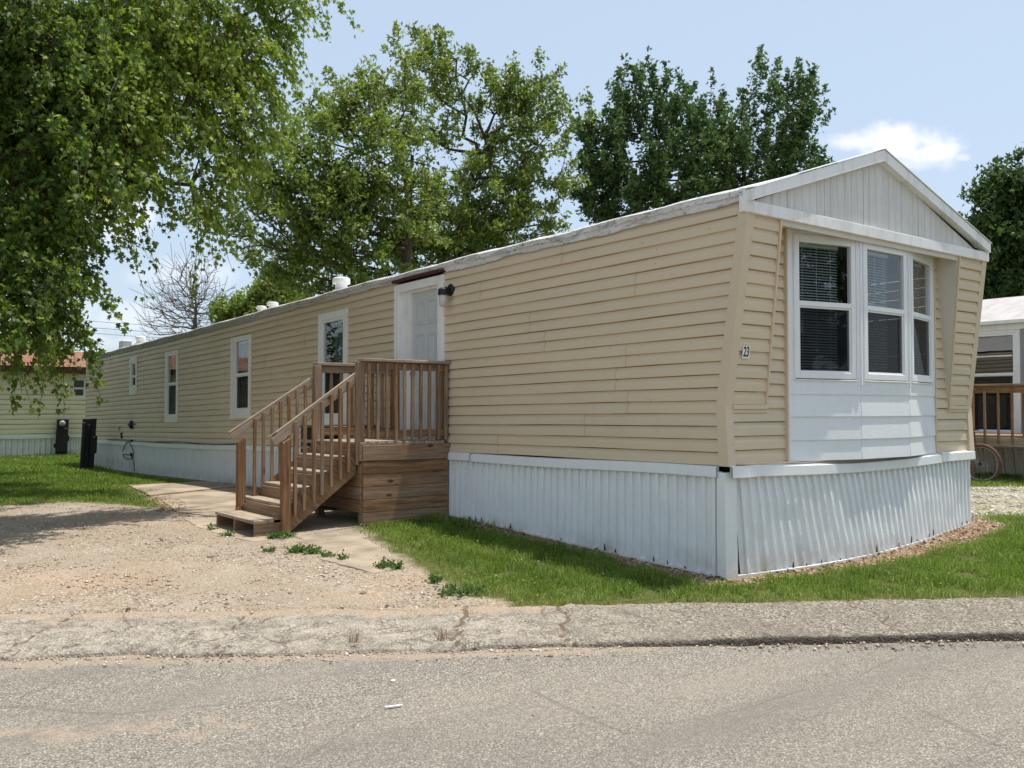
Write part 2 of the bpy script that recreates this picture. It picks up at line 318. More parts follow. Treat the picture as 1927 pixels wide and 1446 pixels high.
# ------------------------------------------------------------------ ground materials
def ground_mat():
    q = Mt('ground_cover')
    gs = q.attr('grass'); ms = q.attr('mulch')
    edge = q.math('MULTIPLY', q.math('SUBTRACT', q.noise(2.5, 6, .65), .5), .55)
    gm = q.ramp(q.math('ADD', q.math('MULTIPLY', q.math('ADD', gs, edge), 3.0), .5), [(.25, 0), (.65, 1)])
    mm = q.ramp(q.math('ADD', q.math('MULTIPLY', q.math('ADD', ms, q.math('MULTIPLY', edge, .5)), 5.0), .5), [(.3, 0), (.7, 1)])
    big = q.noise(.55, 5, .6); med = q.noise(3.2, 6, .65); fine = q.noise(42, 4, .7); st = q.voro(52, out='Color'); sd = q.voro(52)
    g = q.ramp(fine, [(.25, (.18, .135, .095)), (.5, (.32, .25, .18)), (.75, (.45, .37, .28))])
    stc = q.n.new('ShaderNodeSeparateColor'); q.l.new(st, stc.inputs[0])
    stone = q.ramp(stc.outputs[0], [(0, (.13, .105, .08)), (.35, (.30, .24, .175)), (.7, (.41, .34, .255)), (1, (.60, .54, .44))])
    g = q.mix(q.ramp(med, [(.35, .2), (.65, .7)]), g, stone)
    g = q.mix(q.ramp(big, [(.52, 0), (.72, .55)]), g, (.50, .33, .19))
    g = q.mix(q.ramp(q.noise(1.1, 5, .6, q.vec((1, 1, 1), (0, 0, .6))), [(.45, 0), (.7, .5)]), g, (.46, .41, .35))
    rut = q.n.new('ShaderNodeTexWave'); rut.wave_type = 'BANDS'; rut.bands_direction = 'X'; rut.inputs['Scale'].default_value = .19; rut.inputs['Distortion'].default_value = 2.2; rut.inputs['Detail'].default_value = 3; q.l.new(q.vec((1, 1, 1), (0, 0, R(-22))), rut.inputs[0])
    g = q.mix(q.ramp(rut.outputs[0], [(.55, 0), (.95, .45)]), g, (.33, .27, .20)); g = q.mix(q.ramp(q.noise(7, 6, .75), [(.58, 0), (.68, .7)]), g, (.20, .155, .11))
    # pale gravel lane on the right side of the home
    xx = q.sep('X'); lane = q.ramp(q.math('DIVIDE', xx, 20.0), [(.19, 0), (.22, 1)])
    lc = q.ramp(stc.outputs[1], [(0, (.18, .16, .12)), (.3, (.34, .31, .25)), (1, (.55, .52, .45))])
    lc = q.mix(q.ramp(q.noise(.9, 5, .6), [(.42, 0), (.54, .8)]), lc, (.33, .30, .14)); g = q.mix(lane, g, lc)
    soil = q.ramp(q.noise(18, 5, .7), [(.3, (.055, .06, .02)), (.55, (.10, .12, .03)), (.8, (.20, .17, .09))])
    mul = q.ramp(q.noise(30, 5, .75, q.vec((1, 2.2, 1))), [(.3, (.10, .065, .04)), (.5, (.28, .19, .12)), (.72, (.5, .37, .25))])
    c = q.mix(gm, g, soil); c = q.mix(mm, c, mul)
    q.bump(q.math('ADD', q.math('MULTIPLY', sd, 1.0), q.math('MULTIPLY', fine, .7)), .75, .02)
    return q.out(c, .93, .12)
M['ground'] = ground_mat()
def road_mat():
    q = Mt('old_asphalt')
    v = q.n.new('ShaderNodeTexVoronoi'); v.inputs['Scale'].default_value = 140; q.l.new(q.tc.outputs['Object'], v.inputs['Vector'])
    s = q.n.new('ShaderNodeSeparateColor'); q.l.new(v.outputs['Color'], s.inputs[0])
    c = q.ramp(s.outputs[0], [(0, (.09, .078, .064)), (.4, (.20, .178, .145)), (.75, (.275, .248, .20)), (1, (.50, .46, .39))])
    c = q.mix(q.ramp(q.noise(60, 3, .6), [(.35, .4), (.6, 0)]), c, (.19, .175, .155))
    # lighter worn wheel tracks and dusty patches lie along the lane
    lanev = q.vec((.25, 1.6, 1), (0, 0, R(33.2)))
    c = q.mix(q.ramp(q.noise(1.0, 5, .55, lanev), [(.42, 0), (.68, .42)]), c, (.32, .28, .225))
    c = q.mix(q.ramp(q.noise(.8, 5, .6, lanev), [(.46, 0), (.66, .65)]), c, (.17, .155, .135))
    c = q.mix(q.ramp(q.noise(9, 6, .75), [(.6, 0), (.7, .5)]), c, (.13, .12, .105))
    ck2 = q.voro(.9, 'DISTANCE_TO_EDGE', q.mix(.22, q.vec((.5, 1.3, 1), (0, 0, R(33.2))), q.n.new('ShaderNodeTexNoise').outputs[1])); msk = q.ramp(q.noise(.6, 3, .5), [(.44, 0), (.55, 1)])
    c = q.mix(q.math('MULTIPLY', msk, q.ramp(ck2, [(0, .6), (.003, .35), (.006, 0)])), c, (.12, .105, .09))
    c = q.mix(q.ramp(q.voro(1.7), [(.03, .55), (.07, 0)]), c, (.14, .12, .10))
    d = q.attr('dust'); dm = q.ramp(q.math('ADD', d, q.math('MULTIPLY', q.math('SUBTRACT', q.noise(5, 6, .7), .5), 1.3)), [(.42, 0), (.62, .9)])
    sand = q.ramp(q.noise(70, 4, .7), [(.3, (.27, .20, .14)), (.7, (.44, .36, .27))]); c = q.mix(q.math('MULTIPLY', dm, q.ramp(q.noise(26, 5, .7), [(.35, .35), (.6, 1)])), c, sand)
    ck = q.voro(.33, 'DISTANCE_TO_EDGE', q.mix(.16, q.vec((.5, 1.5, 1), (0, 0, R(33.2))), q.n.new('ShaderNodeTexNoise').outputs[1]))
    c = q.mix(q.ramp(ck, [(0, .5), (.0025, .25), (.004, 0)]), c, (.13, .12, .10))
    q.bump(q.math('ADD', v.outputs['Distance'], q.noise(60, 3, .6)), .55, .008)
    return q.out(c, .85, .2)
M['road'] = road_mat()
def kerb_mat():
    q = Mt('old_concrete_kerb'); v = q.n.new('ShaderNodeTexVoronoi'); v.inputs['Scale'].default_value = 70; q.l.new(q.tc.outputs['Object'], v.inputs['Vector'])
    s = q.n.new('ShaderNodeSeparateColor'); q.l.new(v.outputs['Color'], s.inputs[0])
    c = q.ramp(s.outputs[0], [(0, (.09, .075, .06)), (.35, (.20, .175, .14)), (.75, (.30, .265, .21)), (1, (.48, .44, .36))])
    c = q.mix(q.ramp(q.noise(2.2, 6, .65), [(.4, 0), (.68, .75)]), c, (.20, .175, .145))
    lf = q.attr('left'); c = q.mix(q.math('MULTIPLY', lf, q.ramp(q.noise(6, 6, .7), [(.35, .7), (.6, .0)])), c, (.50, .445, .36))
    sd_ = q.ramp(q.math('ADD', q.attr('sand'), q.math('MULTIPLY', q.math('SUBTRACT', q.noise(4.5, 7, .72), .5), 2.2)), [(.45, 0), (.75, .85)]); sc_ = q.ramp(q.noise(60, 4, .7), [(.3, (.26, .19, .13)), (.5, (.40, .31, .22)), (.75, (.54, .45, .34))]); c = q.mix(sd_, c, sc_)
    c = q.mix(q.ramp(q.math('ADD', q.attr('crack'), q.math('MULTIPLY', q.noise(22, 5, .75), .9)), [(.88, 0), (1.18, .8)]), c, (.13, .09, .06))
    pc = q.voro(1.6, 'DISTANCE_TO_EDGE', q.mix(.25, q.tc.outputs['Object'], q.n.new('ShaderNodeTexNoise').outputs[1])); c = q.mix(q.math('MULTIPLY', q.ramp(pc, [(0, .8), (.010, .3), (.018, 0)]), q.ramp(q.noise(1.2, 3, .5), [(.45, .1), (.6, 1)])), c, (.13, .10, .075))
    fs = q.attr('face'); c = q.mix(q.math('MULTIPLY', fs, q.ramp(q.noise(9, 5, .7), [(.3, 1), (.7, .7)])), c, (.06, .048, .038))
    q.bump(q.math('ADD', v.outputs['Distance'], q.noise(30, 5, .7)), .8, .014)
    return q.out(c, .92, .15)
M['kerb'] = kerb_mat()
def slab_mat():
    q = Mt('old_concrete_path'); n = q.noise(2, 7, .65); f = q.noise(90, 3, .6)
    c = q.ramp(n, [(.3, (.19, .155, .115)), (.5, (.27, .225, .17)), (.7, (.36, .30, .23))]); c = q.mix(q.ramp(f, [(.35, .4), (.55, 0)]), c, (.26, .21, .16))
    c = q.mix(q.ramp(q.noise(1.3, 5, .6), [(.45, 0), (.6, .7)]), c, (.47, .38, .28))
    q.bump(f, .35, .006); return q.out(c, .9, .15)
M['slab'] = slab_mat()

# ------------------------------------------------------------------ ground, road, kerb
def axis(a, b, step, lo, hi, k=24):
    mid = np.arange(a, b + 1e-6, step); l = a - np.geomspace(step, a - lo, k)[::-1]; h = b + np.geomspace(step, hi - b, k); return np.concatenate([l, mid, h])
gx = axis(-13, 18, .13, -700, 700); gy = axis(-5, 30, .13, -700, 900)
X, Y = np.meshgrid(gx, gy)
Z = height(X, Y); nn = (X - KO[0]) * KN[0] + (Y - KO[1]) * KN[1]
Z = Z + np.where(nn > 1.05, .006 * snoise(X, Y, 4.3) + .004 * snoise(X, Y, 11, 2), 0) - np.where(nn < 1.0, .16, 0)
inside = (X > .25) & (X < 4.0) & (Y > .4) & (Y < 22.5)
Z = np.where(inside, Z - .1, Z)
GS = grass_sd(X, Y); MS = mulch_sd(X, Y)
ground = gridmesh('ground', X, Y, Z, M['ground'], attrs={'grass': GS.ravel(), 'mulch': MS.ravel()}); tag(ground, kind='structure')

s_ = np.concatenate([-np.geomspace(9, 500, 14)[::-1], np.arange(-8.9, 14, .1), np.geomspace(14.2, 500, 14)]); n_ = np.concatenate([[-14, -11], np.arange(-9, .09, .1), [.12]])
S, Nn = np.meshgrid(s_, n_); RX = KO[0] + KT[0] * S + KN[0] * Nn; RY = KO[1] + KT[1] * S + KN[1] * Nn
RZ = -.054 + .004 * snoise(S, Nn, 1.3) + .012 * np.exp(-((Nn + .12) / .12) ** 2) * (S < 1.2)
dust = np.clip(1.05 + Nn * 3.2, 0, 1) * np.clip((1.4 - S) / 1.2, 0, 1) + .55 * np.exp(-((Nn + 1.25) / .35) ** 2) * np.clip((-S - .3) / 1.5, 0, 1) + .28 * np.clip(1 + Nn * 8, 0, 1)
road = gridmesh('road', RX, RY, RZ, M['road'], attrs={'dust': dust.ravel()}); tag(road, kind='structure')
# kerb: top, worn lip and dark face, in one sheet
s_ = np.concatenate([-np.geomspace(9, 300, 10)[::-1], np.arange(-8.96, 14, .035), np.geomspace(14.2, 300, 10)])
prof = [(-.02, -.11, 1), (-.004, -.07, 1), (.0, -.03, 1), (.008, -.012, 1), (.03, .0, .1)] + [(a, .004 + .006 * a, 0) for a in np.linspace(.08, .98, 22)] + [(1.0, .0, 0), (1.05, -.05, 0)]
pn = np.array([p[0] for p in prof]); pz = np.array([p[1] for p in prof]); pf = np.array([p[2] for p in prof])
S, PN = np.meshgrid(s_, pn); PZ = np.repeat(pz[:, None], len(s_), 1); PF = np.repeat(pf[:, None], len(s_), 1)
low = np.clip((1.3 - S) / 1.6, 0, 1); lowz = low * (.35 + .65 * np.clip(.5 + 1.2 * snoise(S, 0 * S, 2.1, 3), 0, 1))
jag = .012 * snoise(S, PN, 9) + .01 * snoise(S, PN, 23, 1) + low * .07 * snoise(S, 0 * S, 3.1, 4)
edge_w = np.clip(1 - PN / .25, 0, 1); backw = np.clip((PN - .8) / .2, 0, 1)
PN2 = PN + jag * edge_w + backw * (.03 * snoise(S, 0 * S, 3, 5) + .02 * snoise(S, 0 * S, 11, 6))
rnd = rng.normal(0, 1, S.shape)
PZ = PZ - lowz * .04 * np.clip(1 - PN / .45, 0, 1) * (PZ > -.02) + np.where(PN > .01, rnd * .0022 * (1 + .8 * low) + .005 * snoise(S, PN, 5, 2), 0)
crack = np.zeros_like(S)
for cs, amp in ((-.42, .05), (.28, .04), (2.45, .02), (-3.1, .03), (5.0, .02), (-1.9, .02)):
    dd = np.abs(S - cs - .06 * snoise(PN, 0 * PN, 5 + cs, 2) - .035 * snoise(PN, 0 * PN, 17 + cs, 4) - .016 * snoise(PN, 0 * PN, 37 + cs, 1)); k = np.exp(-(dd / .022) ** 2); crack = np.maximum(crack, k * (1 if amp > .03 else .75)); PZ = PZ - amp * .5 * np.exp(-(dd / .03) ** 2) * (PN > 0)
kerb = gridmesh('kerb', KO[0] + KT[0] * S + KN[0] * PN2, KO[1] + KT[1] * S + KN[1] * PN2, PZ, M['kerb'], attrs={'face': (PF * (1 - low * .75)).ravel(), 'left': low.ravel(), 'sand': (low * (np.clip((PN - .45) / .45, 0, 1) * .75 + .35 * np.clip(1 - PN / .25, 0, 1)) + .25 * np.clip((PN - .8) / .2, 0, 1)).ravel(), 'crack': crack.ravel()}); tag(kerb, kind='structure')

# ------------------------------------------------------------------ mesh builder
class MB:
    def __init__(s): s.v = []; s.f = []; s.rnd = []; s.gv = []
    def add(s, verts, faces, rnd=None, gv=None):
        b = len(s.v); s.v += [tuple(map(float, p)) for p in verts]; s.f += [tuple(i + b for i in f) for f in faces]
        r = random.random() if rnd is None else rnd; s.rnd += [r] * len(verts)
        s.gv += [tuple(map(float, p)) for p in (gv if gv is not None else verts)]
    def box(s, x0, x1, y0, y1, z0, z1, rnd=None, bev=0.0, grain=None):
        """axis-aligned box; bev chamfers its edges; grain names the axis the wood grain runs along"""
        s.obox((( x0 + x1) / 2, (y0 + y1) / 2, (z0 + z1) / 2), (1, 0, 0), (0, 1, 0), (0, 0, 1), (x1 - x0) / 2, (y1 - y0) / 2, (z1 - z0) / 2, rnd, bev, grain)
    def obox(s, c, ax, ay, az, hx, hy, hz_, rnd=None, bev=0.0, grain=None):
        c = np.array(c, float); A = [np.array(ax, float), np.array(ay, float), np.array(az, float)]; h = [abs(hx), abs(hy), abs(hz_)]
        g = grain if grain is not None else int(np.argmax(h)); order = [i for i in range(3) if i != g] + [g]
        V = []; Gv = []; Fc = []
        if bev <= 0 or min(h) <= bev * 1.5:
            for i in (-1, 1):
                for j in (-1, 1):
                    for k in (-1, 1):
                        l = (i * h[0], j * h[1], k * h[2]); V.append(c + A[0] * l[0] + A[1] * l[1] + A[2] * l[2]); Gv.append([l[o] for o in order])
            Fc = [(0, 1, 3, 2), (4, 6, 7, 5), (0, 4, 5, 1), (2, 3, 7, 6), (0, 2, 6, 4), (1, 5, 7, 3)]
        else:
            idx = {}
            for i in (-1, 1):
                for j in (-1, 1):
                    for k in (-1, 1):
                        for m in range(3):
                            l = [i * (h[0] - bev), j * (h[1] - bev), k * (h[2] - bev)]; l[m] += (i, j, k)[m] * bev
                            idx[(i, j, k, m)] = len(V); V.append(c + A[0] * l[0] + A[1] * l[1] + A[2] * l[2]); Gv.append([l[o] for o in order])
            for m in range(3):
                a, b = [q for q in range(3) if q != m]
                for sg in (-1, 1):
                    f = []
                    for p, q in ((-1, -1), (1, -1), (1, 1), (-1, 1)):
                        t = [0, 0, 0]; t[m] = sg; t[a] = p; t[b] = q; f.append(idx[(t[0], t[1], t[2], m)])
                    Fc.append(tuple(f))
            for a in range(3):
                for b in range(a + 1, 3):
                    m = 3 - a - b
                    for p in (-1, 1):
                        for q in (-1, 1):
                            t = [0, 0, 0]; t[a] = p; t[b] = q; t1 = list(t); t1[m] = -1; t2 = list(t); t2[m] = 1
                            Fc.append((idx[(*t1, a)], idx[(*t2, a)], idx[(*t2, b)], idx[(*t1, b)]))
            for i in (-1, 1):
                for j in (-1, 1):
                    for k in (-1, 1): Fc.append(tuple(idx[(i, j, k, m)] for m in range(3)))
        s.add(V, Fc, rnd, Gv)
    def beam(s, a, b, wx, wy, side=(0, 1, 0), rnd=None, bev=.003):
        a = np.array(a, float); b = np.array(b, float); d = b - a; ln = np.linalg.norm(d); d /= ln
        sd = np.array(side, float); sd -= d * (sd @ d); sd /= np.linalg.norm(sd); u = np.cross(d, sd)
        s.obox((a + b) / 2, sd, u, d, wx / 2, wy / 2, ln / 2, rnd, bev, 2)
    def prism(s, poly, d, rnd=None):
        """poly: 3D points of one face; d: extrusion vector"""
        n = len(poly); p = [np.array(q, float) for q in poly]; d = np.array(d, float)
        s.add(p + [q + d for q in p], [tuple(range(n))[::-1], tuple(range(n, 2 * n))] + [(i, (i + 1) % n, n + (i + 1) % n, n + i) for i in range(n)], rnd)
    def tube(s, pts, r, n=8, rnd=None, cap=True):
        pts = [np.array(p, float) for p in pts]; rr = r if isinstance(r, (list, tuple)) else [r] * len(pts); V = []; Fc = []
        for i, p in enumerate(pts):
            d = pts[min(i + 1, len(pts) - 1)] - pts[max(i - 1, 0)]; d /= np.linalg.norm(d) + 1e-9
            a = np.cross(d, (0, 0, 1)); a = np.cross(d, (1, 0, 0)) if np.linalg.norm(a) < .1 else a; a /= np.linalg.norm(a); b = np.cross(d, a)
            for k in range(n): V.append(p + (a * math.cos(6.2832 * k / n) + b * math.sin(6.2832 * k / n)) * rr[i])
        for i in range(len(pts) - 1):
            for k in range(n): Fc.append((i * n + k, i * n + (k + 1) % n, (i + 1) * n + (k + 1) % n, (i + 1) * n + k))
        if cap: Fc += [tuple(range(n))[::-1], tuple((len(pts) - 1) * n + k for k in range(n))]
        s.add(V, Fc, rnd)
    def lathe(s, c, prof, n=20, axis='z', rnd=None):
        V = []; Fc = []
        for (r, h) in prof:
            for k in range(n):
                a = 6.28318 * k / n; u, v_ = r * math.cos(a), r * math.sin(a)
                V.append({'z': (c[0] + u, c[1] + v_, c[2] + h), 'x': (c[0] + h, c[1] + u, c[2] + v_), 'y': (c[0] + u, c[1] + h, c[2] + v_)}[axis])
        for i in range(len(prof) - 1):
            for k in range(n): Fc.append((i * n + k, i * n + (k + 1) % n, (i + 1) * n + (k + 1) % n, (i + 1) * n + k))
        Fc += [tuple(range(n)), tuple((len(prof) - 1) * n + k for k in range(n))]
        s.add(V, Fc, rnd)
    def build(s, name, mat, parent=None, fn=None, smooth=False, label=None):
        me = bpy.data.meshes.new(name); v = s.v if fn is None else [fn(p) for p in s.v]
        me.from_pydata(v, [], s.f)
        a = me.attributes.new('rnd', 'FLOAT', 'POINT'); a.data.foreach_set('value', s.rnd)
        g = me.attributes.new('gv', 'FLOAT_VECTOR', 'POINT'); g.data.foreach_set('vector', np.array(s.gv, np.float32).ravel())
        import bmesh
        bm = bmesh.new(); bm.from_mesh(me); bmesh.ops.recalc_face_normals(bm, faces=bm.faces); bm.to_mesh(me); bm.free()
        if smooth: me.polygons.foreach_set('use_smooth', [True] * len(me.polygons))
        me.materials.append(mat); o = link(bpy.data.objects.new(name, me), parent)
        if parent is not None and parent.type == 'EMPTY': pass
        if label: o['label'] = label
        return o

# frame of a wall: origin o, along t, outward n
class Frame:
    def __init__(s, o, t, n): s.o = np.array(o, float); s.t = np.array(t, float); s.n = np.array(n, float)
    def p(s, a, z, out=0.0): q = s.o + s.t * a + s.n * out; return (q[0], q[1], q[2] + z)

def siding(mb, fr, s0, s1, z0, z1, openings=(), course=.111, lean=0.0, s0f=None, s1f=None, wav=.0034, step=.3, seams=True, bulge=.0, depth=.024, zref=None):
    """lap siding: every course is a profile swept along the wall; openings are (s0, s1, z0, z1)"""
    nC = max(1, int(round((z1 - z0) / course))); ch = (z1 - z0) / nC
    zr = z0 if zref is None else zref
    for c in range(nC):
        zb = z0 + c * ch
        base = [(zb, -.014), (zb + .007, depth), (zb + ch * .60, depth * .86), (zb + ch * .78, depth * .34), (zb + ch, depth * .14)]
        cuts = sorted({s0, s1} | {q for o in openings for q in o[:2] if s0 < q < s1})
        pairseed = c // 2
        if seams:
            rs = random.Random(pairseed * 7 + int(abs(fr.o[0]) * 13 + abs(fr.o[1]) * 5)); q = s0 + rs.uniform(.8, 3.6)
            sm = []
            while q < s1 - .4: sm.append(q); q += 3.65
            cuts = sorted(set(cuts) | set(sm))
        else: sm = []
        k = 0
        for a, b in zip(cuts[:-1], cuts[1:]):
            if b - a < 1e-4: continue
            mid = (a + b) / 2; k = sum(1 for q in sm if q <= a + 1e-6); up = .0028 * (k % 2)
            zr_list = [(zb, zb + ch)]
            for o in openings:
                if o[0] - 1e-6 < mid < o[1] + 1e-6:
                    nl = []
                    for (p, q) in zr_list:
                        if o[2] > p: nl.append((p, min(q, o[2])))
                        if o[3] < q: nl.append((max(p, o[3]), q))
                    zr_list = [(p, q) for p, q in nl if q - p > .003]
            for (p, q) in zr_list:
                pr = []
                for (za, oa), (zc, oc) in zip(base[:-1], base[1:]):
                    lo, hi = max(za, p), min(zc, q)
                    if hi - lo < 1e-6: continue
                    f = lambda z: oa + (oc - oa) * ((z - za) / (zc - za))
                    if not pr: pr.append((lo, f(lo)))
                    pr.append((hi, f(hi)))
                nS = max(1, int((b - a) / step)); ss = [a + (b - a) * i / nS for i in range(nS + 1)]
                V = []
                for s_i in ss:
                    wz = wav * float(snoise(np.array(s_i), np.array(c * .7), 1.4, 2)); wo = wav * .8 * float(snoise(np.array(s_i), np.array(c * 1.3), 2.3, 5))
                    for (z, o_) in pr:
                        sx = s_i
                        if s0f and abs(s_i - s0) < 1e-6: sx = s0f(z)
                        if s1f and abs(s_i - s1) < 1e-6: sx = s1f(z)
                        V.append(fr.p(sx, z + wz * 1.2, o_ + wo + up + lean * (z - zr) + bulge * math.sin(s_i * .9)))
                m = len(pr); Fc = [(i * m + j, (i + 1) * m + j, (i + 1) * m + j + 1, i * m + j + 1) for i in range(nS) for j in range(m - 1)]
                mb.add(V, Fc, rnd=random.Random(pairseed * 31 + k).random())

def skirting(mb, fr, s0, s1, ztop, pitch=.105, tiltf=None, bowf=None, wig=.004, zsag=None, hgt=None):
    n = int((s1 - s0) / pitch); shape = [(0, 0), (.46, .003), (.50, .030), (.80, .032), (.86, .003), (.91, -.022), (.95, -.022), (.985, 0)]
    cols = []
    for i in range(n + 1):
        for (u, o_) in shape:
            s_i = s0 + (i + u) * (s1 - s0) / (n + 1); cols.append((s_i, o_))
    cols.append((s1, 0)); rows = 7; V = []
    for (s_i, o_) in cols:
        q = fr.p(s_i, 0, 0)
        zb = hgt(q[0], q[1]) if hgt else hz(q[0], q[1]); zt = ztop(s_i) if callable(ztop) else ztop
        for r in range(rows):
            f = r / (rows - 1); z = zb + .012 + (zt - zb - .012) * f
            sh = (tiltf(s_i) if tiltf else 0) * (1 - f)
            bo = (bowf(s_i, f) if bowf else 0); wv = wig * float(snoise(np.array(s_i), np.array(f * 2.), 3.1, 1)) + wig * .8 * float(snoise(np.array(s_i), np.array(f), 9.0, 4))
            V.append(fr.p(s_i + sh, z - fr.o[2], o_ + bo + wv))
    Fc = [(i * rows + j, (i + 1) * rows + j, (i + 1) * rows + j + 1, i * rows + j + 1) for i in range(len(cols) - 1) for j in range(rows - 1)]
    mb.add(V, Fc)

def frame_ring(mb, fr, s0, s1, z0, z1, wd, o0, o1, wb=None, wt=None, bev=.003):
    wb = wd if wb is None else wb; wt = wd if wt is None else wt
    n = fr.n; t = fr.t
    def bx(a, b, c, d): mb.obox(fr.p((a + b) / 2, (c + d) / 2, (o0 + o1) / 2), t, n, (0, 0, 1), (b - a) / 2, (o1 - o0) / 2, (d - c) / 2, bev=bev)
    bx(s0, s0 + wd, z0, z1); bx(s1 - wd, s1, z0, z1); bx(s0 + wd, s1 - wd, z0, z0 + wb); bx(s0 + wd, s1 - wd, z1 - wt, z1)
def quad(mb, fr, s0, s1, z0, z1, out): mb.add([fr.p(s0, z0, out), fr.p(s1, z0, out), fr.p(s1, z1, out), fr.p(s0, z1, out)], [(0, 1, 2, 3)])
def pane_box(mb, fr, s0, s1, z0, z1, o0, o1): mb.obox(fr.p((s0 + s1) / 2, (z0 + z1) / 2, (o0 + o1) / 2), fr.t, fr.n, (0, 0, 1), (s1 - s0) / 2, (o1 - o0) / 2, (z1 - z0) / 2)

def window(root, fr, cs, gl, blinds='full', fn=None, casing=True, screen=True, label=None, depthbox=.35, mid=None, blindrange=None, sashw=.045, casw=None):
    """cs: casing rect (s0,s1,z0,z1); gl: glass rect; children: frame, pane x2, screen, blind"""
    cz = MB()
    if casing:
        s0, s1, z0, z1 = cs; g0, g1, h0, h1 = gl; n = fr.n; t = fr.t; k = sashw
        def bx(a, b, c, d, o0=.0, o1=.034): cz.obox(fr.p((a + b) / 2, (c + d) / 2, (o0 + o1) / 2), t, n, (0, 0, 1), (b - a) / 2, (o1 - o0) / 2, (d - c) / 2, bev=.003)
        bx(s0, g0 - k, z0, z1); bx(g1 + k, s1, z0, z1); bx(g0 - k, g1 + k, z0, h0 - k); bx(g0 - k, g1 + k, h1 + k, z1)
        w_ = cz.build('window', M['white'], root, fn)
    else:
        s0, s1, z0, z1 = cs; frame_ring(cz, fr, s0, s1, z0, z1, .012, .0, .03); w_ = cz.build('window', M['white'], root, fn)
    if label: w_['label'] = label
    g0, g1, h0, h1 = gl; k = sashw; md = (h0 + h1) / 2 if mid is None else mid
    f = MB(); frame_ring(f, fr, g0 - k, g1 + k, h0 - k, h1 + k, k, -.03, .026, bev=.004)
    f.obox(fr.p((g0 + g1) / 2, md, .004), fr.t, fr.n, (0, 0, 1), (g1 - g0) / 2, .02, .024, bev=.004)
    frame_ring(f, fr, g0, g1, h0, md - .024, .016, -.022, .012, bev=.002)
    f.build('frame', M['sash'], w_, fn)
    for (a, b, o_) in ((h0, md - .024, -.012), (md + .024, h1, -.002)):
        p = MB(); quad(p, fr, g0, g1, a, b, o_); p.build('pane', M['glass'], w_, fn)
    if screen:
        p = MB(); quad(p, fr, g0 + .004, g1 - .004, h0 + .003, md - .024, .004); p.build('screen', M['screen'], w_, fn)
    if blinds:
        br = blindrange or (g0 + .02, g1 - .02); b = MB(); z = h1 - .03
        b.obox(fr.p((br[0] + br[1]) / 2, h1 - .012, -.07), fr.t, fr.n, (0, 0, 1), (br[1] - br[0]) / 2, .02, .014)
        while z > h0 + .02:
            nn_ = fr.n * .82 - np.array([0, 0, .57]); nn_ /= np.linalg.norm(nn_); uu = np.cross(fr.t, nn_)
            tl = random.uniform(-.012, .012); b.obox(fr.p((br[0] + br[1]) / 2, z + random.uniform(-.0015, .0015), -.07), (fr.t[0], fr.t[1], tl * .35), nn_, uu, (br[1] - br[0]) / 2, .0115, .0006); z -= .0265
        for q in (.18, .5, .82):
            b.obox(fr.p(br[0] + (br[1] - br[0]) * q, (h0 + h1) / 2, -.055), fr.t, fr.n, (0, 0, 1), .002, .001, (h1 - h0) / 2)
        b.build('blind', M['blind'], w_, fn)
    return w_

# ------------------------------------------------------------------ THE HOME
W = 4.25; LEN = 22.9
def T(y): return -.0165 * y + .032 * math.sin(math.pi * min(max(y, 0), 13) / 13)
def tf(p): return (p[0], p[1], p[2] + T(p[1]))
def ff(p):                                                        # the prow draws in slightly towards its top
    k = min(max((p[2] - 1.465) / 1.61, 0), 1); return (p[0] * (1 - .028 * k), p[1], p[2])
home = empty('mobile_home', (W / 2, LEN / 2, 0), 'long mobile home in tan lap siding with white ribbed skirting and a bay window', 'mobile home')
# children are built in world coordinates: cancel the parent's offset afterwards
ZB, ZK, ZG = .957, 1.465, 3.075                                     # siding bottom, kink of the prow, underside of the gable
def edgeY(z): return -.03 + .03 * (z - ZB) / (ZK - ZB) if z < ZK else -.25 * (z - ZK) / (ZG - ZK)
left = Frame((0, 0, 0), (0, 1, 0), (-1, 0, 0))
WIN = [((6.87, 7.83, .9, 2.985), (7.02, 7.66, 1.45, 2.84), 2.17), ((10.55, 11.53, 1.44, 2.925), (10.68, 11.28, 1.61, 2.84), 2.235),
       ((14.62, 15.5, 1.40, 2.94), (14.76, 15.32, 1.56, 2.84), 2.235), ((17.72, 18.36, 2.08, 3.0), (17.87, 18.14, 2.30, 2.83), 2.53)]
DOOR = (4.31, 5.49, ZB, 3.14)
ops = [(c[0] + .04, c[1] - .04, c[2] + .03, c[3] - .03) for c, g, m in WIN] + [(DOOR[0] + .06, DOOR[1] - .06, ZB - .1, 3.3)]
mb = MB(); siding(mb, left, .05, LEN - .05, ZB, 3.29, ops, .111, s0f=lambda z: edgeY(z) + .06)
# stained lower start strip
mb.build('wall', M['tan'], home, tf)
right = Frame((W, 0, 0), (0, 1, 0), (1, 0, 0)); back = Frame((0, LEN, 0), (1, 0, 0), (0, 1, 0))
mb = MB(); siding(mb, right, .05, LEN - .05, ZB, 3.22, (), .111, s0f=lambda z: edgeY(z) + .06, step=1.5, seams=False)
mb.build('wall', M['tan'], home, tf)
mb = MB(); siding(mb, back, .05, W - .05, ZB, 3.22, (), .111, step=1.5, seams=False); mb.build('wall', M['tan'], home, tf)
# dark interior shell, ends well inside the siding
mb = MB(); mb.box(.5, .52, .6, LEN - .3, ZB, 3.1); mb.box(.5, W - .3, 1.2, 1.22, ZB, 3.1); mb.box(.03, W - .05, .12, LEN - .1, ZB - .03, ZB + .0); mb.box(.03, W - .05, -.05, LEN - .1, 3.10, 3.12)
mb.build('inner_lining', M['dark'], home, tf)
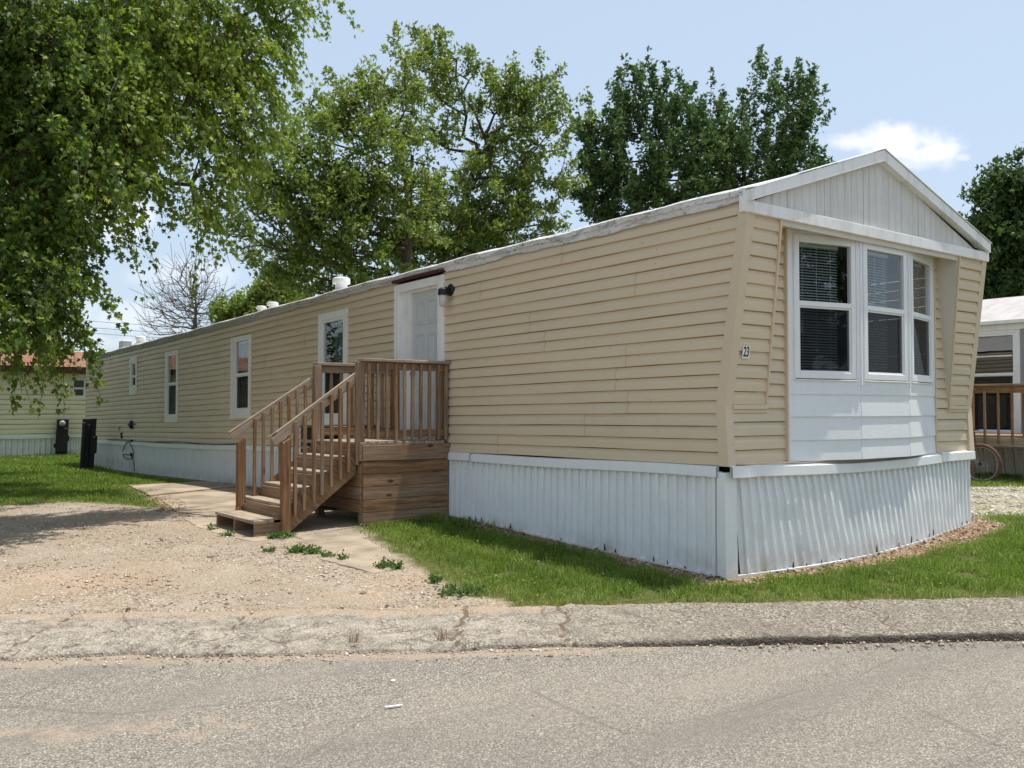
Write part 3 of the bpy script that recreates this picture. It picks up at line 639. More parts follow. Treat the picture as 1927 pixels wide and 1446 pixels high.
# front walls: behind the prow, and below the kink
front = Frame((0, .0, 0), (1, 0, 0), (0, -1, 0)); XL, XR = .83, 3.46
for a_, b_, c_ in ((.40, XL, .05), (XR, W - .3, W - .05)):
    mb = MB(); siding(mb, front, a_, b_, ZK - .02, ZG, (), .111, step=.3); siding(mb, front, min(a_, .05) if a_ < 1 else a_, XL if a_ < 1 else c_, ZB + .004, ZK - .02, (), .1275, step=.3); mb.build('wall', M['tan'], home)
lean = .25 / (ZG - ZK); PL, PRR = .50, 3.70
fl = Frame((0, 0, 0), (1, 0, 0), (0, -1, 0))
pl_edge = lambda z: .53 - (z - ZK) / (ZG - ZK) * .09; pr_edge = lambda z: 3.765 - (z - ZK) / (ZG - ZK) * .125
mb = MB(); siding(mb, fl, .06, .50, ZK + .010, ZG, (), .111, lean=lean, s1f=pl_edge, step=.25, zref=ZK); mb.build('prow_wall', M['tan'], home, ff); mb = MB()
siding(mb, fl, 3.72, W - .06, ZK + .010, ZG, (), .111, lean=lean, s0f=pr_edge, step=.25, zref=ZK); mb.build('prow_wall', M['tan'], home, ff)
# prow trims, cheeks and ledges
mb = MB()
for (x0, x1) in ((.530, .440), (3.765, 3.640)):
    mb = MB(); mb.beam((x0, -.022, ZK), (x1, -.272, ZG), .022, .030, side=(1, 0, 0)); a, b = (.07, .545) if x0 < 1 else (3.75, W - .06)
    mb.box(a, b, -.045, .01, ZK - .028, ZK + .012, bev=.004); mb.box(a, b, -.03, .01, ZK - .06, ZK - .026, bev=.003); mb.build('prow_trim', M['tanpost'], home, ff)
mb = MB(); mb.box(XL - .018, XL + .002, -.05, .03, ZB + .02, ZG); mb.build('edge_trim', M['tanpost'], home); mb = MB(); mb.box(XR - .002, XR + .014, -.04, .03, ZB + .02, ZG)
mb.build('edge_trim', M['tanpost'], home)
mb = MB()
for (xa, xb, d) in ((.525, .435, .012), (3.757, 3.632, -.012)):
    mb = MB(); mb.prism([(xa, -.012, ZK), (xb, -.258, ZG), (xb, .0, ZG), (xa, .0, ZK)], (d, 0, 0)); mb.build('cheek_panel', M['soffit'], home, ff)
mb = MB(); mb.box(.06, W - .06, -.262, .12, ZG + .002, ZG + .016); mb.box(.46, 3.63, -.262, -.235, ZG - .05, ZG, bev=.003); mb.build('soffit', M['soffit'], home, ff)
# corner posts follow the prow
for (x0, x1) in ((-.024, .075), (W - .075, W + .024)):
    mb = MB(); pts = [(-.03, ZB - .005), (0.0, ZK), (-.25, ZG + .01)]
    for (ya, za), (yb, zb) in zip(pts[:-1], pts[1:]):
        a = [(x0, ya - .024, za), (x1, ya - .024, za), (x1, ya + .078, za), (x0, ya + .078, za)]; b = [(x0, yb - .024, zb), (x1, yb - .024, zb), (x1, yb + .078, zb), (x0, yb + .078, zb)]
        mb.add(a + b, [(0, 1, 2, 3), (4, 5, 6, 7)] + [(i, (i + 1) % 4, 4 + (i + 1) % 4, 4 + i) for i in range(4)], .4)
    mb.build('corner_post', M['tanpost'], home, ff)
for x0 in (-.022, W - .053):
    mb = MB(); mb.box(x0, x0 + .075, LEN - .06, LEN + .02, ZB, 3.2, bev=.004); mb.build('corner_post', M['tanpost'], home, tf)

# bay: three facets of painted board with three windows
BP = [(.83, -.012), (1.73, -.20), (2.60, -.20), (3.46, -.012)]
bayz = [(ZB + .008, 1.155), (1.155, 1.37), (1.37, 1.575)]
wz = (1.70, 3.045)
mb = MB(); bayframes = []
for i in range(3):
    a = np.array(BP[i] + (0,)); b = np.array(BP[i + 1] + (0,)); ln = np.linalg.norm(b - a); t = (b - a) / ln; n = np.array([t[1], -t[0], 0])
    fr = Frame(a, t, n); bayframes.append((fr, ln))
    for (z0, z1) in bayz:
        mb.add([fr.p(0, z0, .020), fr.p(ln, z0, .020), fr.p(ln, z1, .008), fr.p(0, z1, .008), fr.p(0, z0, 0), fr.p(ln, z0, 0)], [(0, 1, 2, 3), (4, 5, 1, 0)])
bayw = [(.085, .87), (.04, .84), (.05, .80)]
for (fr, ln), (s0, s1) in zip(bayframes, bayw):
    for (a, b, c, d) in ((0, s0, 1.575, ZG), (s1, ln, 1.575, ZG), (s0, s1, 1.575, wz[0]), (s0, s1, wz[1], ZG)): mb.obox(fr.p((a + b) / 2, (c + d) / 2, .004), fr.t, fr.n, (0, 0, 1), (b - a) / 2, .012, (d - c) / 2)
mb.build('bay_panel', M['bay'], home)
mb = MB()
for j in (1, 2): mb = MB(); mb.box(BP[j][0] - .012, BP[j][0] + .012, BP[j][1] - .028, BP[j][1] + .0, 1.66, ZG - .001, bev=.002); mb.build('bay_trim', M['bay'], home)
mb = MB(); mb.box(BP[0][0], BP[0][0] + .035, BP[0][1] - .035, BP[0][1] + .0, ZB + .04, ZG); mb.build('bay_trim', M['bay'], home)
labs = ['wide bay window with partly gapped blind, left of the three', 'middle bay window with closed blind', 'narrow looking bay window turned away, right of the three']
for (fr, ln), (s0, s1), lb in zip(bayframes, bayw, labs):
    g = (s0 + .072, s1 - .072, wz[0] + .078, wz[1] - .07)
    window(home, fr, (s0, s1, wz[0], wz[1]), g, casing=False, mid=2.41, sashw=.058, blindrange=(g[0] + .01, g[0] + (g[1] - g[0]) * (.86 if ln > .88 else .76)))
# gable end
mb = MB(); zt0, zap, xm = 3.165, 3.865, 2.05; x = .02; k = 0
rz_ = lambda x: zt0 + (zap - zt0) * (1 - abs(x - xm) / (xm + .02))
while x < W - .03:
    w_ = .098 + .028 * random.random(); x2 = min(x + w_, W - .02); xs = [x + .0022, x2 - .0022]
    if x < xm < x2: xs = [x + .0022, xm, x2 - .0022]
    y = -.252 - .004 * random.random(); top = [(q, y, rz_(q) - .01) for q in xs]; bot = [(q, y, 3.10) for q in xs]
    mb.prism(bot + top[::-1], (0, .012, 0)); x = x2
mb.build('gable_panel', M['gable'], home, ff)
mb = MB(); mb.prism([(0, -.236, 3.07), (W, -.236, 3.07), (W, -.236, zt0), (xm, -.236, zap), (0, -.236, zt0)], (0, .01, 0)); mb.build('gable_backing', M['dark'], home, ff)
mb = MB(); mb.box(-.035, W + .03, -.296, -.256, 3.072, 3.175, bev=.004); mb.box(-.035, .055, -.285, -.24, 3.175, 3.26, bev=.003); mb.box(-.048, .0, -.262, -.20, 3.085, 3.285, bev=.003); mb.build('gable_trim', M['rake'], home, ff)
for s_ in (0, 1):
    mb = MB(); xa, za = (-.04, 3.165) if s_ == 0 else (W + .01, 3.165); h = .118
    pt = [(xa, -.325, za), (xm, -.325, zap - .035), (xm, -.325, zap + h - .045), (xa, -.325, za + .098)]
    mb.prism(pt, (0, .075, 0)); mb.build('rake_trim', M['rake'], home, ff)
mb = MB(); mb.prism([(-.05, -.335, 3.268), (xm, -.335, zap + .08), (xm, -.335, zap + .086), (-.05, -.335, 3.275)], (0, .14, 0)); mb.prism([(W + .02, -.335, 3.268), (xm, -.335, zap + .08), (xm, -.335, zap + .086), (W + .02, -.335, 3.275)], (0, .14, 0)); mb.build('drip_edge', M['rake'], home, ff)
# roof
mb = MB(); ys = np.linspace(-.24, LEN + .05, 60)
V = []
for y in ys:
    b = .006 * math.sin(y * 2.1) + .005 * math.sin(y * 5.3)
    V += [(-.035, y, 3.265 + b), (1.0, y, 3.60 + b * 2), (xm, y, 3.90 - .02 * (y > .2)), (3.1, y, 3.60), (W + .02, y, 3.265)]
mb.add(V, [(i * 5 + j, i * 5 + j + 1, i * 5 + j + 6, i * 5 + j + 5) for i in range(59) for j in range(4)]); mb.prism([(0, LEN, 3.1), (W, LEN, 3.1), (W, LEN, 3.26), (xm, LEN, 3.88), (0, LEN, 3.26)], (0, .02, 0))
mb.build('roof', M['roof'], home, tf, smooth=False)
# coated roof edge with a ragged lower border
mb = MB(); ys = np.arange(-.24, LEN + .03, .06); V = []; rag = 0
for y in ys:
    inr = DOOR[0] - .02 < y < DOOR[1] + .02
    rag = .025 * float(snoise(np.array(y), np.array(0.), 1.9, 1)) + .012 * float(snoise(np.array(y), np.array(0.), 8., 2)) + .006 * float(snoise(np.array(y), np.array(0.), 21., 3))
    zl = 3.165 + rag * .7; zl = min(zl, 3.215)
    if inr: zl = 3.215
    b = .006 * math.sin(y * 2.1) + .005 * math.sin(y * 5.3) + .003 * float(snoise(np.array(y), np.array(0.), 14., 3))
    V += [(-.020, y, zl), (-.033, y, zl + .004), (-.036, y, (zl + 3.26) / 2 + .01), (-.050, y, 3.225 + b), (-.052, y, 3.272 + b), (-.030, y, 3.290 + b), (.25, y, 3.375 + b)]
m_ = 7; mb.add(V, [(i * m_ + j, i * m_ + j + 1, (i + 1) * m_ + j + 1, (i + 1) * m_ + j) for i in range(len(ys) - 1) for j in range(m_ - 1)])
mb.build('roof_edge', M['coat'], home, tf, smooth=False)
# skirting, with its own lean, bow and top rail
mb = MB(); skirting(mb, Frame((.005, 0, 0), (0, 1, 0), (-1, 0, 0)), .04, LEN, lambda s: ZB - .05 + T(s), .11, tiltf=lambda s: .01 * math.sin(s * .7) + (.16 * math.exp(-((s - 19) / 2.2) ** 2)), wig=.005)
mb.build('skirting', M['skirt'], home)
bow = lambda s, f=1.0: (.19 - .085 * f) * math.sin(math.pi * min(max(s / W, 0), 1))
mb = MB(); skirting(mb, Frame((0, .0, 0), (1, 0, 0), (0, -1, 0)), .10, W - .02, lambda s: ZB - .06 - .02 * math.sin(math.pi * s / W), .105, tiltf=lambda s: .17 * math.exp(-((s - 1.0) / .95) ** 2) + .05 * math.exp(-((s - 2.6) / .8) ** 2), bowf=bow, wig=.008)
mb.build('skirting', M['skirt'], home)
mb = MB(); skirting(mb, Frame((W, 0, 0), (0, 1, 0), (1, 0, 0)), .0, LEN, lambda s: ZB - .04 + T(s), .22); skirting(mb, Frame((0, LEN, 0), (1, 0, 0), (0, 1, 0)), 0, W, ZB - .04 + T(LEN), .22); mb.build('skirting', M['skirt'], home)
mb = MB(); mb.add([(-.022, .075, .03), (-.022, -.022, .0), (.10, -.05, .0), (.10, -.035, .9), (-.022, -.012, .9), (-.022, .075, .9)], [(0, 1, 4, 5), (1, 2, 3, 4)]); mb.build('skirting_corner', M['skirt'], home)
def sweep(mb, pts, prof, close=False):
    """pts: list of (pos, outward); prof: (out, z)"""
    V = []
    for (p, n) in pts:
        for (o_, z) in prof: V.append((p[0] + n[0] * o_, p[1] + n[1] * o_, p[2] + z))
    m = len(prof); mb.add(V, [(i * m + j, i * m + (j + 1) % m, (i + 1) * m + (j + 1) % m, (i + 1) * m + j) for i in range(len(pts) - 1) for j in range(m)])
tp = [(.0, -.002), (.022, -.008), (.045, -.016), (.048, -.098), (.042, -.104), (.012, -.103), (.010, -.02)]
for (a, b, dz) in ((.06, 3.72, 0), (3.735, 4.28, .006), (5.5, 9.3, .0), (9.31, 13.2, .004), (13.21, 17.0, -.004), (17.01, LEN, .004)):
    mb = MB(); sweep(mb, [((.0, y, ZB + T(y) + dz + .006 * math.sin(y * 1.9)), (-1, 0)) for y in np.linspace(a, b, 16)], tp); mb.build('skirting_rail', M['skirt'], home)
mb = MB(); sweep(mb, [((x, -bow(x) * 1.02 - .012 + (0 if x > .2 else -.03), ZB + .010 - .028 * math.sin(math.pi * x / 3.4) - .008 * (x < .3)), (0.0 if x > .1 else -.2, -1)) for x in np.linspace(.0, 3.42, 20)], tp); mb.build('skirting_rail', M['skirt'], home)
mb = MB(); sweep(mb, [((x, -bow(x) - .012, ZB + .018), (0, -1)) for x in np.linspace(3.43, W + .03, 6)], tp); mb.build('skirting_rail', M['skirt'], home)
mb = MB(); ptsb = [((x, -bow(x), ZB + .004 - .02 * math.sin(math.pi * x / W) + .004 * math.sin(x * 17)), (0, -1)) for x in np.linspace(.08, W - .03, 50)]
sweep(mb, ptsb, [(-.22, .022), (.004, .016), (.012, .006), (.006, -.006), (-.22, -.004)]); mb.build('sill_strip', M['tanpost'], home)
mb = MB(); 
for y0, y1 in ((.1, 4.2), (5.5, LEN)):
    ny = int((y1 - y0) / .15) + 2; sweep(mb, [((.0, y, hz(0, y) + .004), (-1, 0)) for y in np.linspace(y0, y1, ny)], [(-.01, 0), (.026, 0), (.026, .022), (-.01, .026)])
sweep(mb, [((x + .0, -bow(x, 0) - .004, hz(x, -bow(x, 0)) + .0), (0, -1)) for x in np.linspace(.1, W, 30)], [(-.01, 0), (.024, 0), (.024, .022), (-.01, .026)]); mb.build('skirting_base', M['skirt'], home)
# torn chips along the foot of the skirting
for (x, y, dx, dy) in [(0, q, 0, 1) for q in (.42, .8, 1.3, 1.45, 2.1, 2.95, 3.5, 3.62, 3.74, .63)] + [(q, 0, 1, 0) for q in (.75, .92, 1.12, 1.38, 1.95, 2.35, 2.6, 2.72, 3.0, 3.1, 3.9, 4.05)]:
    h = random.uniform(.02, .075); ww = random.uniform(.010, .022); z0 = hz(x, y) + .028
    mb = MB()
    if dy: P = [(-.036, y - ww / 2, z0), (-.036, y + ww / 2, z0), (-.036, y + ww * .3, z0 + h * .6), (-.036, y + ww * .5, z0 + h), (-.036, y - ww * .2, z0 + h * .7)]; mb.prism(P, (-.004, 0, 0))
    else: Y0 = -bow(x, 0) - .036; P = [(x - ww / 2, Y0, z0), (x + ww / 2, Y0, z0), (x + ww * .4, Y0, z0 + h * .6), (x + ww * .1, Y0, z0 + h), (x - ww * .5, Y0, z0 + h * .5)]; mb.prism(P, (0, -.004, 0))
    mb.build('torn_notch', M['black'], home)

# side windows and the door
wl = ['window behind the porch with slatted blind', 'tall window left of the steps', 'tall narrow window third from the front', 'small window near the rear of the home']
for (c, g, m), lb in zip(WIN, wl):
    window(home, left, c, g, fn=tf, mid=m, label=lb, sashw=.04, blinds='full', blindrange=(g[0] + .02, g[0] + (g[1] - g[0]) * (.72 if c[0] < 8 else 1) - .02))
mb = MB(); d0, d1 = DOOR[0], DOOR[1]
for (a, b, c_, d_) in ((d0, d0 + .12, ZB - .03, 3.14), (d1 - .12, d1, ZB - .03, 3.14), (d0 + .12, d1 - .12, 3.03, 3.14)): mb.obox(left.p((a + b) / 2, (c_ + d_) / 2, .03), left.t, left.n, (0, 0, 1), (b - a) / 2, .025, (d_ - c_) / 2, bev=.004)
for (a, b, c_, d_) in ((d0 + .12, d0 + .145, ZB, 3.03), (d1 - .34, d1 - .12, ZB, 3.03), (d0 + .145, d1 - .34, 3.0, 3.03)): mb.obox(left.p((a + b) / 2, (c_ + d_) / 2, -.02), left.t, left.n, (0, 0, 1), (b - a) / 2, .03, (d_ - c_) / 2, bev=.003)
mb.build('door_casing', M['white'], home, tf)
mb = MB(); a, b = d0 + .145, d1 - .34; zb_, zt_ = ZB + .02, 3.0; dw = b - a; mb.obox(left.p((a + b) / 2, (zb_ + zt_) / 2, -.045), left.t, left.n, (0, 0, 1), dw / 2, .02, (zt_ - zb_) / 2)
for (u0, u1) in ((.14, .45), (.55, .86)):
    for (v0, v1) in ((.05, .30), (.37, .73), (.79, .94)):
        s0, s1, z0, z1 = a + dw * u0, a + dw * u1, zb_ + (zt_ - zb_) * v0, zb_ + (zt_ - zb_) * v1
        frame_ring(mb, left, s0, s1, z0, z1, .018, -.026, -.017, bev=.003); mb.obox(left.p((s0 + s1) / 2, (z0 + z1) / 2, -.022), left.t, left.n, (0, 0, 1), (s1 - s0) / 2 - .045, .004, (z1 - z0) / 2 - .045, bev=.003)
door = mb.build('door', M['door'], home, tf)
mb = MB(); mb.lathe((.0, b - .07, 1.95), [(.028, .028), (.028, .020), (.010, .018), (.010, -.012), (.026, -.016), (.028, -.035), (.015, -.045)], 14, 'x'); mb.build('knob', M['grey'], door, tf)
mb = MB(); mb.obox(left.p((d0 + d1) / 2, 3.185, .05), left.t, left.n, (0, 0, 1), (d1 - d0) / 2 + .0, .045, .018, bev=.004); mb.build('drip_cap', M['red'], home, tf)
# wall lamp
mb = MB(); yl = 4.17; mb.lathe((0, yl, 2.93), [(.075, -.018), (.075, -.036), (.055, -.05), (.02, -.055)], 18, 'x'); mb.tube([(-.04, yl, 2.93), (-.10, yl, 2.95), (-.14, yl, 2.93)], .018, 8)
mb.lathe((-.14, yl, 2.86), [(.03, .09), (.058, .07), (.062, .02), (.058, .0)], 16); lamp = mb.build('wall_lamp', M['black'], home, tf)
q = Mt('frosted_glass'); q.out((.78, .76, .68), .35, .5); q.b.inputs['Transmission Weight'].default_value = .35
mb = MB(); mb.lathe((-.14, yl, 2.72), [(.02, .0), (.042, .02), (.050, .07), (.053, .138)], 16); mb.build('lamp_glass', q.m, lamp, tf, smooth=True)
# house number
yN = -(1.93 - ZK) * lean - .028
mb = MB(); mb.obox((.158, yN - .003, 1.925), (1, 0, 0), (0, 1, lean), (0, -lean, 1), .047, .002, .053); plate = mb.build('house_number', M['white'], home)
tx = bpy.data.curves.new('digits', 'FONT'); tx.body = '23'; tx.size = .118; tx.extrude = .0006; tx.offset = .0022; tx.align_x = 'CENTER'; tx.align_y = 'CENTER'
to = bpy.data.objects.new('digits_src', tx); C.objects.link(to); bpy.context.view_layer.update()
me = bpy.data.meshes.new_from_object(to.evaluated_get(bpy.context.evaluated_depsgraph_get())); bpy.data.objects.remove(to)
for v in me.vertices: x_, y_, z_ = v.co; v.co = (.158 + x_ * .66, yN - .0065 - z_ - (y_) * lean, 1.925 + y_)
me.materials.clear(); me.materials.append(M['black']); link(bpy.data.objects.new('digits', me), plate)
# roof vents
def vent(x, y, z, r, h, cap):
    mb = MB(); mb.lathe((x, y, z), [(r * 1.5, -.05), (r * 1.45, 0), (r, .012), (r, h * .55)], 18)
    v_ = mb.build('roof_vent', M['vent'], home, tf, smooth=False)
    mb = MB(); mb.lathe((x, y, z), [(r * .9, h * .5), (cap, h * .52), (cap * 1.02, h * .62), (cap, h * .9), (cap * .8, h), (.01, h * 1.03)], 20); mb.build('vent_cap', M['vent'], v_, tf)
vent(1.0, 9.1, 3.60, .105, .22, .15); vent(1.0, 12.05, 3.60, .075, .14, .11); vent(.95, 12.5, 3.59, .07, .12, .10); vent(1.05, 21.4, 3.62, .11, .20, .14); vent(1.6, 14.6, 3.7, .05, .08, .07)
mb = MB(); mb.box(.7, .95, 21.9, 22.3, 3.5, 3.73, bev=.01); mb.build('roof_vent', M['grey'], home, tf)
# outlet hood, pipe stub and cables on the rear half of the wall
mb = MB(); mb.lathe((-.02, 18.1, 1.36), [(.02, .01), (.11, -.01), (.10, -.05), (.05, -.08)], 14, 'x'); mb.tube([(-.05, 17.75, 1.36), (-.05, 18.45, 1.36)], .012, 6); mb.build('vent_hood', M['black'], home, tf)
mb = MB(); mb.tube([(-.03, 19.0, 1.02), (-.04, 19.0, 1.16)], .028, 8); mb.build('pipe_stub', M['black'], home, tf); mb = MB(); mb.tube([(-.03, 19.3, 1.22), (-.035, 19.22, 1.30), (-.03, 19.18, 1.31)], .008, 6); mb.build('pipe_stub', M['black'], home, tf)
mb = MB(); mb.tube([(-.055, y, ZB + .018 + .012 * math.sin(y * 1.4)) for y in np.arange(11.0, 20.3, .3)], .010, 6); mb.lathe((-.03, 18.0, .97), [(.03, 0), (.035, -.04), (.02, -.06)], 10, 'x'); mb.build('cable', M['black'], home, tf)
mb = MB(); cy, cz = 18.3, .55; mb.tube([(-.06, cy + .45 * math.cos(a) - .1 * math.sin(2 * a), cz - .12 + .21 * math.sin(a)) for a in np.linspace(-.2, 5.7, 26)] + [(-.06, cy - .25, .33), (-.06, cy - .5, .18), (-.05, cy - .55, -.05)], .011, 6); mb.lathe((-.04, cy - .30, .34), [(.03, 0), (.05, -.03), (.03, -.05)], 10, 'x'); mb.build('cable', M['black'], home)

# ------------------------------------------------------------------ PORCH with steps
YN, YF, XO, ZD = 4.22, 5.45, -1.2, 1.06
porch = empty('wooden_porch', ((XO) / 2, (YN + YF) / 2, .1), 'weathered wooden porch landing with railings and steps leading down, against the tan home', 'porch')
def wood(name, f, mat='wood', parent=porch, label=None):
    mb = MB(); f(mb); return mb.build(name, M[mat], parent, label=label)
gz = lambda x, y: hz(x, y)
def f(mb):
    x = XO - .03; 
    while x < -.1: mb.box(x, x + .136, YN - .03, YF + .02, ZD - .034, ZD, bev=.004); x += .142
wood('deck_board', f, 'woodg')
for (a, b, y0, y1) in ((XO - .005, -.015, YN - .038, YN), (XO - .005, -.015, YF, YF + .038)): wood('rim_joist', lambda mb: mb.box(a, b, y0, y1, ZD - .215, ZD - .036, bev=.004))
wood('rim_joist', lambda mb: mb.box(XO - .04, XO - .006, YN - .03, YF + .03, ZD - .215, ZD - .036, bev=.004))
for (x, y) in ((XO + .05, YN + .05), (XO + .05, YF - .05), (-.16, YN + .05), (-.16, YF - .05)): wood('post', lambda mb: mb.box(x - .044, x + .044, y - .044, y + .044, gz(x, y) - .02, ZD - .04, bev=.004))
zt = ZD - .222
for i in range(5):                                              # boards closing the near side and the outer side
    h = .138 + .006 * random.random()
    wood('skirt_board', lambda mb: mb.box(XO + .01, -.05 + .01 * random.random(), YN - .022, YN + .003, zt - h, zt, bev=.003))
    if i < 4: wood('skirt_board', lambda mb: mb.box(XO - .018, XO + .006, YN + .004, YF - .02, zt - h, zt, bev=.003))
    zt -= h + .004
# landing railings
def rail(yc, out, x0, x1, ztop, nb, cap_over=.03):
    wood('top_rail', lambda mb: mb.box(x0, x1, yc - .019, yc + .019, ztop - .125, ztop - .038, bev=.003))
    wood('rail_cap', lambda mb: mb.box(x0 - cap_over, x1 + .01, yc - .07, yc + .07, ztop - .036, ztop, bev=.004), 'woodg')
    wood('bottom_rail', lambda mb: mb.box(x0, x1, yc - .019, yc + .019, ZD + .05, ZD + .135, bev=.003))
    for i in range(nb):
        x = x0 + .06 + (x1 - x0 - .10) * i / (nb - 1) + random.uniform(-.008, .008); dx = random.uniform(-.007, .007); zl = ZD + .02 + random.uniform(-.02, .03)
        wood('baluster', lambda mb: mb.beam((x + dx, yc + out * .038, zl), (x, yc + out * .038, ztop - .05), .036, .036, side=(1, 0, 0)))
RT = 2.02
rail(YN + .02, -1, XO + .02, -.03, RT, 10)
rail(YF - .02, 1, XO + .02, -.05, RT + .0, 8)
for (x, y) in ((XO + .0, YN + .055), (XO + .0, YF - .055), (-.09, YN + .075), (-.09, YF - .065)): wood('newel_post', lambda mb: mb.box(x - .044, x + .044, y - .044, y + .044, ZD + .001, RT - .04, bev=.004))
# flight of steps
YS0, YS1 = YN + .06, YF - .02; RISE = (ZD - .085) / 6; RUN = .222
xt = [XO - RUN * (i + 1) for i in range(5)]                     # nose of each tread, top first
for i in range(4):
    z = ZD - RISE * (i + 1); xn = XO - RUN * (i + 1) - .02
    wood('tread', lambda mb: mb.box(xn, xn + RUN + .03, YS0 + .045, YS1 - .045, z - .036, z, bev=.005), 'woodg')
for i in range(5):
    z = ZD - RISE * i; xr = XO - .042 - RUN * i
    if i: wood('riser', lambda mb: mb.box(xr - .0, xr + .022, YS0 + .046, YS1 - .046, z - RISE + .001, z - .038, bev=.003))
for y in (YS0, YS1 - .038):
    def f(mb):
        a = [(XO - .045, y, ZD - .06), (XO - .045, y, ZD - .36), (-2.02, y, gz(-2, 4.4) + .03), (-2.22, y, gz(-2, 4.4) + .03), (-2.22, y, .26), ]
        mb.add(a + [(p[0], p[1] + .038, p[2]) for p in a], [(0, 1, 2, 3, 4), (9, 8, 7, 6, 5)] + [(i, (i + 1) % 5, 5 + (i + 1) % 5, 5 + i) for i in range(5)], .35,
               gv=[(p[1], (p[2] * .8 + p[0] * .6), (p[0] * .8 - p[2] * .6)) for p in a + a])
    wood('stringer', f)
# loose bottom step: an open box
bx0, bx1, by0, by1 = -2.44, -2.12, YS0 - .0, YS1 + .03; gb = gz(-2.3, 4.8); zt_ = ZD - RISE * 5 + .005
def f(mb):
    mb.box(bx0, bx0 + .155, by0, by1, zt_ - .036, zt_, bev=.004); mb.box(bx0 + .16, bx1, by0, by1, zt_ - .036, zt_, bev=.004)
wood('bottom_step', f, 'woodg')
for y in (by0 + .01, (by0 + by1) / 2, by1 - .048): wood('step_side', lambda mb: mb.box(bx0 + .012, bx1, y, y + .038, gb - .005, zt_ - .038, bev=.003, grain=0))
wood('step_back', lambda mb: mb.box(bx1 - .03, bx1 - .004, by0 + .05, by1 - .05, gb, zt_ - .04, bev=.003))
# newels at the foot and sloping handrails
for y, xn, ztop in ((YS0 - .02, -2.10, 1.10), (YS1 + .02, -2.14, 1.07)):
    g0 = gz(xn, y)
    def f(mb):
        a = .044; V = []
        for (x, yy) in ((xn - a, y - a), (xn + a, y - a), (xn + a, y + a), (xn - a, y + a)): V.append((x, yy, g0 - .01))
        for (x, yy) in ((xn - a, y - a), (xn + a, y - a), (xn + a, y + a), (xn - a, y + a)): V.append((x, yy, ztop + (x - xn) * .62))
        mb.add(V, [(0, 3, 2, 1), (4, 5, 6, 7)] + [(i, (i + 1) % 4, 4 + (i + 1) % 4, 4 + i) for i in range(4)], .2, gv=[(p[0] - xn, p[1] - y, p[2]) for p in V])
    wood('newel_post', f)
def hrail(y, x0, z0, x1, z1, side):
    wood('handrail', lambda mb: mb.beam((x0, y, z0), (x1, y, z1), .038, .115, side=(0, 1, 0), rnd=.1), 'woodg')
    sl = (z1 - z0) / (x1 - x0)
    n = 9
    for i in range(n):
        x = -2.0 + (.86) * i / (n - 1) + random.uniform(-.006, .006)
        if x > XO + .0: continue
        zb = ZD - .20 + (x - XO) * (RISE / RUN) + (-.02 if i else .0); ztp = z0 + sl * (x - x0) + .03; zb = max(zb, gz(x, y) + .12)
        wood('baluster', lambda mb: mb.beam((x, y + side * .038, zb), (x + random.uniform(-.006, .006), y + side * .038, ztp), .034, .034, side=(1, 0, 0)))
hrail(YS0 + .0, -2.24, 1.10, XO + .0, 1.83, -1)
hrail(YS1 - .0, -2.27, 1.12, XO + .06, 1.85, -1)

# ------------------------------------------------------------------ pieces of concrete path
def slab(name, poly, th, lift, label=None):
    c = np.mean(np.array(poly), 0); mb = MB(); P = []
    for i in range(len(poly)):
        a = np.array(poly[i]); b = np.array(poly[(i + 1) % len(poly)]); n = max(1, int(np.linalg.norm(b - a) / .12))
        for k in range(n):
            q = a + (b - a) * k / n; q = q + rng.normal(0, .014, 2) + .03 * np.array([float(snoise(q[0], q[1], 4.)), float(snoise(q[0], q[1], 4., 3))]); P.append(q)
    top = [(q[0], q[1], hz(q[0], q[1]) + lift) for q in P]; n = len(P)
    ctr = (c[0], c[1], hz(*c) + lift + .004); V = top + [ctr] + [(x, y, z - th) for x, y, z in top]
    inner = [((x * .6 + c[0] * .4), (y * .6 + c[1] * .4)) for x, y, z in top]
    b0 = len(V); V += [(x, y, hz(x, y) + lift + .002) for x, y in inner]
    F_ = [(i, (i + 1) % n, b0 + (i + 1) % n, b0 + i) for i in range(n)] + [(b0 + i, b0 + (i + 1) % n, n) for i in range(n)] + [((i + 1) % n, i, n + 1 + i, n + 1 + (i + 1) % n) for i in range(n)]
    mb.add(V, F_); o = mb.build(name, M['slab']); tag(o, kind='structure'); return o
slab('path_slab', [(-1.60, 12.5), (-.12, 12.3), (-.10, 10.55), (-.50, 10.45), (-1.93, 9.75)], .08, .026)
slab('path_slab', [(-1.90, 9.66), (-.50, 10.36), (-.30, 10.0), (-.45, 6.6), (-1.15, 5.9), (-2.1, 6.1), (-2.35, 7.2)], .06, .010)
slab('path_slab', [(-2.52, 6.3), (-1.3, 5.85), (-.3, 5.8), (-.3, 4.3), (-1.35, 4.22), (-2.0, 4.04), (-2.56, 4.0), (-2.66, 5.3)], .06, .007)
slab('path_slab', [(-2.08, 4.02), (-1.32, 4.18), (-1.60, 3.3), (-1.93, 1.95), (-2.35, 1.85), (-2.42, 2.7)], .05, .004)

